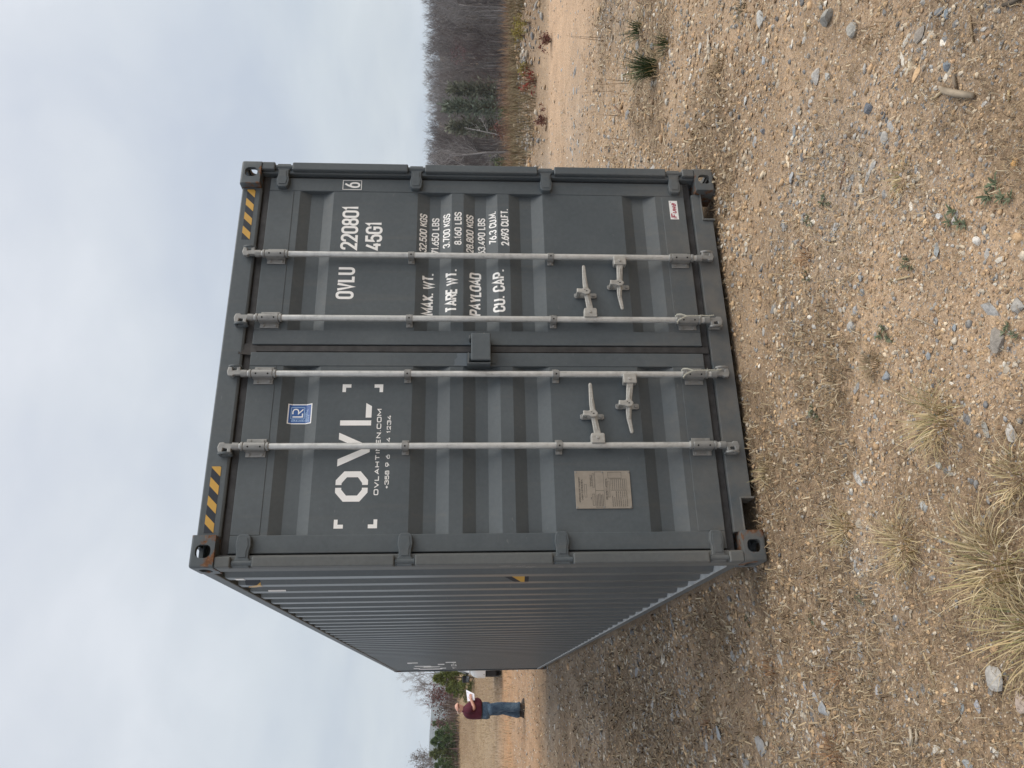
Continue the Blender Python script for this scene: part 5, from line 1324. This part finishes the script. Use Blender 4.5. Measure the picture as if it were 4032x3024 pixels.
LEFT_PINES = [(1842, 2668, 48, 2.5, 1.1, YG, 'yellow green young pine beside the far end of the container'), (1842, 2712, 50, 1.55, .75, YG, 'low yellow green pine left of the taller one by the container end'),
              (1800, 2885, 57, 1.6, .95, PG, 'dark green young pine behind the field, nearest the man'), (1800, 2918, 58, 1.85, .95, PG, 'dark green young pine behind the field, tallest of its row'), (1800, 2965, 58, 1.9, 1.1, [(.15, .18, .07), (.12, .15, .06), (.18, .2, .09)], 'olive young pine behind the field, between two dark ones'), (1800, 3010, 57, 1.65, 1.0, PG, 'dark green young pine behind the field at the left edge'),
              (1735, 2848, 92, 3.6, .7, PG, 'thin far pine standing alone against the blue ridge')]
for k, (px, py, yd, h, wd, pal, lab) in enumerate(LEFT_PINES):
    d = px_ray(px, py); t = (yd - CAM.y) / d.y; p = CAM + d * t
    tree_obj('young_pine', None, None, (p.x, p.y, hz(p.x, p.y)), k * 1.3, 1, lab, 'young pines beyond the field', meshes=pine_meshes(80 + k, h, wd, pal, 20 if k < 6 else 9, .03 if k < 6 else .45, 110 if k < 6 else 46))
LEFT_BARE = [(2650, 70, 5.4, 'tall leafless tree rising behind the far end of the container'), (2685, 72, 4.9, 'leafless tree second from the container end'), (2718, 70, 4.4, 'leafless tree with spreading twigs third from the container end'), (2748, 71, 3.7, 'small leafless tree at the end of the group behind the man'),
             (2975, 68, 4.0, 'leafless tree at the left edge behind the young pines, inner one'), (3010, 69, 4.6, 'leafless tree at the left edge behind the young pines, outer one'), (2600, 70, 5.0, 'leafless tree hidden mostly by the container end')]
for k, (py, yd, h, lab) in enumerate(LEFT_BARE):
    d = px_ray(1780, py); t = (yd - CAM.y) / d.y; p = CAM + d * t
    segs, tips, rn = bare_tree(300 + k, h * .72, .3, 3, .2, (.17, .145, .14), .011, h * .008)
    ms = [('trunk', mk('trunk', tree_arrays([s for s in segs if s[4] == 0], (.24, .215, .21), rn, .012), 'bark')), ('branches', mk('branches', tree_arrays([s for s in segs if s[4] > 0], (.28, .25, .245), rn, .006), 'bark'))]
    if k in (4, 5): ms.append(('crown', mk('crown', leaves(tips, 420, .15, .06, [(.10, .085, .065), (.13, .105, .08)], rn), 'plant')))
    tree_obj('bare_tree', None, None, (p.x, p.y, hz(p.x, p.y)), k, 1, lab, 'leafless trees beyond the field', meshes=ms)
for k, (py, yd, hh, pal, lab) in enumerate(((2735, 58, 1.5, [(.15, .06, .06), (.19, .08, .07), (.12, .06, .055)], 'maroon leafed bush beyond the field, right of the man'), (2850, 60, 1.2, [(.15, .07, .07), (.13, .07, .065)], 'maroon brown bush beyond the field, left of the man'), (2790, 60, 1.1, [(.13, .09, .075), (.16, .12, .1)], 'brown bush beyond the field directly behind the head of the man'))):
    d = px_ray(1790, py); t = (yd - CAM.y) / d.y; p = CAM + d * t
    segs, tips, rn = bare_tree(400 + k, hh, .15, 2, .1, (.13, .1, .09), .01)
    tree_obj('bush', None, None, (p.x, p.y, hz(p.x, p.y)), 0, 1, lab, 'bushes beyond the field', cat='bush', meshes=[('stems', mk('stems', tree_arrays(segs, (.13, .10, .09), rn, .01), 'bark')), ('crown', mk('crown', leaves(tips, 700, hh * .2, hh * .05, pal, rn), 'plant'))])

# ------------------------------------------------------------------ the man with his papers
plain('skin', (.60, .34, .26), 0.55, var=.08, vscale=20)
plain('maroon_cotton', (.085, .022, .035), 0.9, var=.22, vscale=9, spec=.15)
def denim():
    mm, t, p = new_mat('denim'); g = N(t, 'ShaderNodeNewGeometry'); n1 = noise(t, g.outputs['Position'], 6, 4, .6); n2 = noise(t, g.outputs['Position'], 30, 3, .6)
    t.links.new(ramp(t, M(t, 'ADD', M(t, 'MULTIPLY', n1.outputs[0], .7), M(t, 'MULTIPLY', n2.outputs[0], .3)), [(.36, (.030, .050, .085)), (.5, (.065, .105, .155)), (.66, (.14, .195, .255))]), p.inputs['Base Color'])
    p.inputs['Roughness'].default_value = .9; p.inputs['Specular IOR Level'].default_value = .15
denim()
plain('boot_leather', (.045, .032, .024), 0.6, var=.25, vscale=30)
plain('belt_leather', (.016, .012, .010), 0.5, var=.2)
plain('grey_hair', (.66, .52, .44), 0.8, var=.15, vscale=120)
plain('white_paper', (.80, .79, .84), 0.7, var=.03)
plain('pale_print', (.42, .42, .52), 0.7, var=.03)
def ring(cx, cy, cz, rx, ry, n=20, p=2.3):
    return [(cx + rx * math.copysign(abs(math.cos(a)) ** (2 / p), math.cos(a)), cy + ry * math.copysign(abs(math.sin(a)) ** (2 / p), math.sin(a)), cz) for a in [2 * math.pi * k / n for k in range(n)]]
def person():
    px_, py_ = -1.90, 17.1; z0 = hz(px_, py_)
    root = empty('person', (px_, py_, z0)); tag(root, 'man in a maroon shirt and blue jeans standing side-on, looking at papers in his hand', 'person')
    V, E, RD = [], [], []
    def node(p, r, par=None):
        V.append(p); RD.append(r); i = len(V) - 1
        if par is not None: E.append((par, i))
        return i
    pel = node((-.03, 0, .99), (.145, .15)); sp = node((-.01, 0, 1.16), (.16, .16), pel); ch = node((-.04, 0, 1.36), (.14, .15), sp); nb = node((-.04, 0, 1.475), (.075, .08), ch)
    nk = node((-.01, 0, 1.530), (.075, .075), nb); h1 = node((.025, 0, 1.590), (.105, .090), nk); h2 = node((.015, 0, 1.660), (.132, .108), h1); h3 = node((-.005, 0, 1.735), (.118, .10), h2)
    node((.150, 0, 1.640), (.020, .016), h2)                       # nose
    node((.105, 0, 1.572), (.036, .034), h1)                       # chin
    for s in (-1, 1): node((.0, s * .115, 1.650), (.014, .030), h2)  # ears
    hands = []
    for s, el, wr in ((-1, (.0, -.275, 1.235), (.195, -.235, 1.315)), (1, (.03, .27, 1.21), (.235, .10, 1.30))):
        a = node((-.04, s * .17, 1.42), (.062, .062), ch); b = node(el, (.047, .047), a); w_ = node(wr, (.031, .034), b)
        dr = Vector((.82, -s * .45 * (1 if s > 0 else .15), .18)).normalized(); q = Vector(wr)
        pm = node(tuple(q + dr * .055), (.038, .020), w_)
        for k in range(4):
            off = Vector((0, .0, (k - 1.5) * .017)); L = (.034, .040, .038, .030)[k]
            f1 = node(tuple(q + dr * .095 + off), (.0092, .0092), pm); f2 = node(tuple(q + dr * (.095 + L) + off + Vector((0, -s * .012, -.004))), (.0086, .0086), f1); node(tuple(q + dr * (.095 + L * 1.3) + off + Vector((0, -s * .030, -.01))), (.0078, .0078), f2)
        t1 = node(tuple(q + dr * .045 + Vector((0, -s * .012, .036))), (.0105, .0105), w_); node(tuple(q + dr * .085 + Vector((0, -s * .018, .050))), (.0095, .0095), t1)
        hands.append(q + dr * .10)
    for s, kn, an in ((-1, (.035, -.105, .53), (.03, -.11, .12)), (1, (-.03, .10, .53), (-.115, .105, .12))):
        a = node((-.03, s * .095, .90), (.10, .10), pel); b = node(kn, (.068, .068), a); c = node(an, (.05, .05), b); node((an[0] + .03, an[1], .05), (.045, .04), c)
    me = bpy.data.meshes.new('body'); me.from_pydata(V, E, []); o = bpy.data.objects.new('body', me); COL.objects.link(o)
    o.modifiers.new('skin', 'SKIN')
    bpy.context.view_layer.update()
    for i, sv in enumerate(me.skin_vertices[0].data): sv.radius = RD[i]; sv.use_root = (i == 0)
    sb = o.modifiers.new('sub', 'SUBSURF'); sb.levels = 2; sb.render_levels = 2
    dg = bpy.context.evaluated_depsgraph_get(); m2 = bpy.data.meshes.new_from_object(o.evaluated_get(dg)); bpy.data.objects.remove(o)
    m2.name = 'body'; m2.materials.clear(); m2.materials.append(MAT['skin']); obj('body', m2, MAT['skin'], root, smooth='all')
    # eyes, mouth line
    for s in (-1, 1): MB().tube([(.100, s * .034, 1.672), (.118, s * .034, 1.672)], [.010, .006], 8).build('eye', MAT['belt_leather'], root, smooth=True)
    # short grey fringe of hair round the back of a bald head
    hr = MB(); n = 18; rows = []
    for z, g in ((1.585, .88), (1.61, .97), (1.635, 1.0), (1.66, 1.0)):
        rows.append([(.004 + (.112 * g) * math.cos(R(82 + 196 * k / (n - 1))), (.096 * g) * math.sin(R(82 + 196 * k / (n - 1))), z) for k in range(n)])
    for r_ in rows: hr.v += r_
    hr.f = [(i * n + k, i * n + k + 1, (i + 1) * n + k + 1, (i + 1) * n + k) for i in range(3) for k in range(n - 1)]
    h_ = hr.build('hair', MAT['grey_hair'], root, smooth='all'); sd = h_.modifiers.new('s', 'SOLIDIFY'); sd.thickness = .010
    # shirt: untucked at the back, round over the belly
    sh = MB()
    sh.loft([ring(-.030, 0, 1.055, .205, .215), ring(-.012, 0, 1.09, .235, .228), ring(.005, 0, 1.16, .252, .232), ring(-.005, 0, 1.25, .242, .232), ring(-.030, 0, 1.34, .212, .232), ring(-.045, 0, 1.41, .180, .225), ring(-.050, 0, 1.455, .150, .190), ring(-.045, 0, 1.49, .112, .125), ring(-.032, 0, 1.515, .086, .086)])
    for s, el in ((-1, (.0, -.275, 1.235)), (1, (.03, .27, 1.21))):
        a = Vector((-.045, s * .15, 1.435)); b = Vector(el)
        sh.tube([a, a.lerp(b, .4) + Vector((0, s * .012, .01)), a.lerp(b, .85)], [.088, .084, .080], 14)
    so_ = sh.build('shirt', MAT['maroon_cotton'], root, smooth='all')
    cl = MB(); 
    for s in (-1, 1): cl.add([(.05, s * .02, 1.50), (-.06, s * .088, 1.545), (-.075, s * .098, 1.515), (.045, s * .075, 1.462)], [(0, 1, 2, 3)])
    c_ = cl.build('collar', MAT['maroon_cotton'], so_); sd = c_.modifiers.new('s', 'SOLIDIFY'); sd.thickness = .012
    # jeans
    jn = MB()
    jn.loft([ring(-.045, 0, 1.062, .190, .198), ring(-.045, 0, 1.00, .198, .206), ring(-.05, 0, .93, .200, .205), ring(-.045, 0, .86, .185, .195)])
    for s, kx, ax in ((-1, .025, .015), (1, -.035, -.13)):
        jn.loft([ring(-.04, s * .10, .93, .150, .100), ring(-.02, s * .105, .80, .140, .100), ring((kx - .01), s * .105, .66, .122, .094), ring(kx, s * .107, .53, .112, .090), ring((kx + ax) / 2, s * .108, .36, .108, .088), ring(ax, s * .108, .20, .104, .088), ring(ax + .01, s * .108, .135, .112, .095), ring(ax + .012, s * .108, .108, .100, .085)])
    jn.build('jeans', MAT['denim'], root, smooth='all')
    bt = MB().loft([ring(-.043, 0, 1.045, .203, .212), ring(-.043, 0, 1.085, .203, .212)]); bt.build('belt', MAT['belt_leather'], root, smooth=True)
    for s, ax in ((-1, .015), (1, -.13)):
        b = MB().loft([ring(ax + .045, s * .11, 0, .155, .052), ring(ax + .045, s * .11, .028, .157, .054), ring(ax + .04, s * .11, .055, .140, .050), ring(ax + .005, s * .11, .085, .092, .050), ring(ax - .002, s * .11, .17, .078, .056)])
        b.build('boot', MAT['boot_leather'], root, smooth=True)
        MB().loft([ring(ax + .047, s * .11, -.004, .160, .056), ring(ax + .047, s * .11, .018, .160, .056)]).build('boot_sole', MAT['belt_leather'], root, smooth=True)
    # papers on a board, tilted to his face
    def W(px, py, yy):
        d = px_ray(px, py); t = (yy - CAM.y) / d.y; return CAM + d * t
    A, B, C, D = W(1835, 2716, 17.05), W(1867, 2732, 16.84), W(1869, 2757, 16.84), W(1841, 2762, 17.05)
    nrm = (B - A).cross(D - A).normalized()
    if nrm.dot(CAM - A) < 0: nrm = -nrm
    base = (A + B + C + D) / 4
    r2 = empty('clipboard', base); tag(r2, 'white sheets of paper on a board held by the man', 'papers')
    def quad(name, mat, pts, off, th):
        q = [p_ - base + nrm * off for p_ in pts]; MB().add([*q, *[p_ - nrm * th for p_ in q]], [(0, 1, 2, 3), (7, 6, 5, 4), (0, 4, 5, 1), (1, 5, 6, 2), (2, 6, 7, 3), (3, 7, 4, 0)]).build(name, mat, r2)
    quad('board', MAT['white_paper'], (A, B, C, D), 0, .006)
    m_ = (A + B + C + D) / 4
    quad('sheet', MAT['white_paper'], [m_.lerp(p_, .95) for p_ in (A, B, C, D)], .003, .002)
    s1, s2 = A.lerp(D, .18), B.lerp(C, .18)
    quad('print_line', MAT['pale_print'], (s1.lerp(s2, .1), s1.lerp(s2, .95), (A.lerp(D, .24)).lerp(B.lerp(C, .24), .95), (A.lerp(D, .24)).lerp(B.lerp(C, .24), .1)), .0042, .0005)
person()

# ------------------------------------------------------------------ white pickup behind the far end of the container
plain('white_car_paint', (.72, .72, .71), 0.28, var=.03, vscale=3)
plain('car_glass', (.02, .025, .03), 0.08, var=.1)
plain('tyre_rubber', (.018, .017, .016), 0.85, var=.35, vscale=20)
plain('black_plastic', (.012, .013, .017), 0.45, var=.2)
plain('dusty_steel', (.20, .17, .14), 0.6, var=.25, vscale=12)
plain('tail_red', (.25, .012, .012), 0.25, var=.05)
plain('mirror_glass', (.75, .78, .80), 0.06, metal=.9, var=.02)
def truck():
    cx, y0 = .435, 28.4; zg = hz(-.5, 29.3); t = empty('pickup_truck', (cx, y0, zg)); tag(t, 'white pickup truck parked behind the far end of the container, only its left rear showing', 'truck')
    Wt = MAT['white_car_paint']
    MB().add(*[(lambda v, f: (v, f))([(-.98, 0, .62), (.98, 0, .62), (.98, 0, 1.30), (-.98, 0, 1.30), (-.98, 2.45, .62), (.98, 2.45, .62), (.98, 2.45, 1.34), (-.98, 2.45, 1.34)], [(0, 3, 2, 1), (4, 5, 6, 7), (0, 1, 5, 4), (1, 2, 6, 5), (2, 3, 7, 6), (3, 0, 4, 7)])][0]).build('bed', Wt, t, bevel=.04, seg=3)
    def sec(y, zt, w_): return [(-w_, y, .58), (w_, y, .58), (w_ + .02, y, .95), (w_, y, 1.25), (w_ * .80, y, zt), (-w_ * .80, y, zt), (-w_, y, 1.25), (-w_ - .02, y, .95)]
    MB().loft([sec(2.5, 1.86, .97), sec(2.7, 1.93, .98), sec(4.0, 1.93, .98), sec(4.75, 1.32, .98)]).build('cab', Wt, t, bevel=.04, seg=3)
    def sec2(y, zt, w_): return [(-w_, y, .55), (w_, y, .55), (w_, y, zt - .1), (w_ * .88, y, zt), (-w_ * .88, y, zt), (-w_, y, zt - .1)]
    MB().loft([sec2(4.72, 1.30, .98), sec2(5.6, 1.24, .97), sec2(6.0, 1.12, .94)]).build('hood', Wt, t, bevel=.04, seg=3)
    MB().box(-.72, .72, 2.488, 2.50, 1.32, 1.76).build('rear_window', MAT['car_glass'], t)
    MB().box(-.90, .90, -.018, -.002, .72, 1.22).build('tailgate', Wt, t, bevel=.01)
    for s in (-1, 1):
        MB().box(*sorted((s * .82, s * .965)), -.022, -.003, .95, 1.26).build('tail_lamp', MAT['tail_red'], t, bevel=.01)
        # flared dual-wheel fender
        fd = []
        for y_, g in ((.15, .05), (.45, .9), (.9, 1.0), (1.5, 1.0), (1.95, .9), (2.2, .05)):
            w_ = .235 * g; fd.append([(s * .975, y_, .66), (s * (.975 + w_ + .01), y_, .66), (s * (.985 + w_), y_, .95), (s * (.975 + w_ * .82), y_, 1.10), (s * (.975 + w_ * .5), y_, 1.19), (s * .975, y_, 1.235)])
        f_ = MB().loft(fd).build('fender', Wt, t, smooth=True)
        MB().box(*sorted((s * 1.10, s * 1.135)), .33, .40, .70, .735).build('marker_lamp', MAT['belt_leather'], f_)
        MB().box(*sorted((s * .80, s * 1.18)), .30, .33, .26, .62).build('mud_flap', MAT['black_plastic'], t)
        for yw in (1.18, 4.95):
            for k in ((0, 1) if yw < 2 else (0,)):
                xo = s * (1.175 - .28 * k) if yw < 2 else s * .93
                prof = [(.20, -.10), (.33, -.115), (.385, -.10), (.398, -.06), (.398, .06), (.385, .10), (.33, .115), (.20, .10)]; n = 28; mb = MB()
                for a in range(n):
                    q = 2 * math.pi * a / n; mb.v += [(xo - s * .115 + w_, yw + r_ * math.cos(q), .40 + r_ * math.sin(q)) for r_, w_ in prof]
                m_ = len(prof); mb.f = [(a * m_ + b, a * m_ + (b + 1) % m_, ((a + 1) % n) * m_ + (b + 1) % m_, ((a + 1) % n) * m_ + b) for a in range(n) for b in range(m_)]
                w_o = mb.build('wheel', MAT['tyre_rubber'], t, smooth=True)
                MB().tube([(xo - s * .18, yw, .40), (xo - s * .03, yw, .40)], .205, 20).build('rim', MAT['dusty_steel'], w_o, smooth=True)
        # towing mirror on its arm
        mr = MB().box(*sorted((s * 1.02, s * 1.30)), 4.12, 4.24, 1.26, 1.58).build('mirror', MAT['black_plastic'], t, bevel=.03, seg=3)
        MB().box(*sorted((s * 1.05, s * 1.27)), 4.112, 4.1195, 1.30, 1.40).build('mirror_glass', MAT['mirror_glass'], mr)
        MB().tube([(s * .95, 4.2, 1.36), (s * 1.05, 4.18, 1.40)], .022, 8).build('mirror_arm', MAT['black_plastic'], mr, smooth=True)
        MB().box(*sorted((s * .9785, s * .985)), 2.9, 4.1, 1.30, 1.72).build('side_window', MAT['car_glass'], t)
    MB().box(-1.0, 1.0, -.20, -.03, .48, .66).build('bumper', MAT['dusty_steel'], t, bevel=.02)
    MB().box(-.45, .45, .1, 5.9, .40, .60).build('frame_rails', MAT['tyre_rubber'], t)
    MB().box(-.95, .95, 1.12, 1.24, .36, .46).build('axle', MAT['tyre_rubber'], t, bevel=.02)
truck()

# ------------------------------------------------------------------ the air
hzm = bpy.data.materials.new('haze'); hzm.use_nodes = True; ht = hzm.node_tree; ht.nodes.clear()
ho = N(ht, 'ShaderNodeOutputMaterial'); pv = N(ht, 'ShaderNodeVolumePrincipled')
pv.inputs['Color'].default_value = (.72, .82, .95, 1); pv.inputs['Density'].default_value = .00024; pv.inputs['Anisotropy'].default_value = 0.0
ht.links.new(pv.outputs[0], ho.inputs['Volume'])
hob = MB().box(-2200, 2400, -1200, 2300, -60, 130).build('haze', hzm); tag(hob, 'thin pale haze in the air over the whole place', 'haze', kind='stuff')
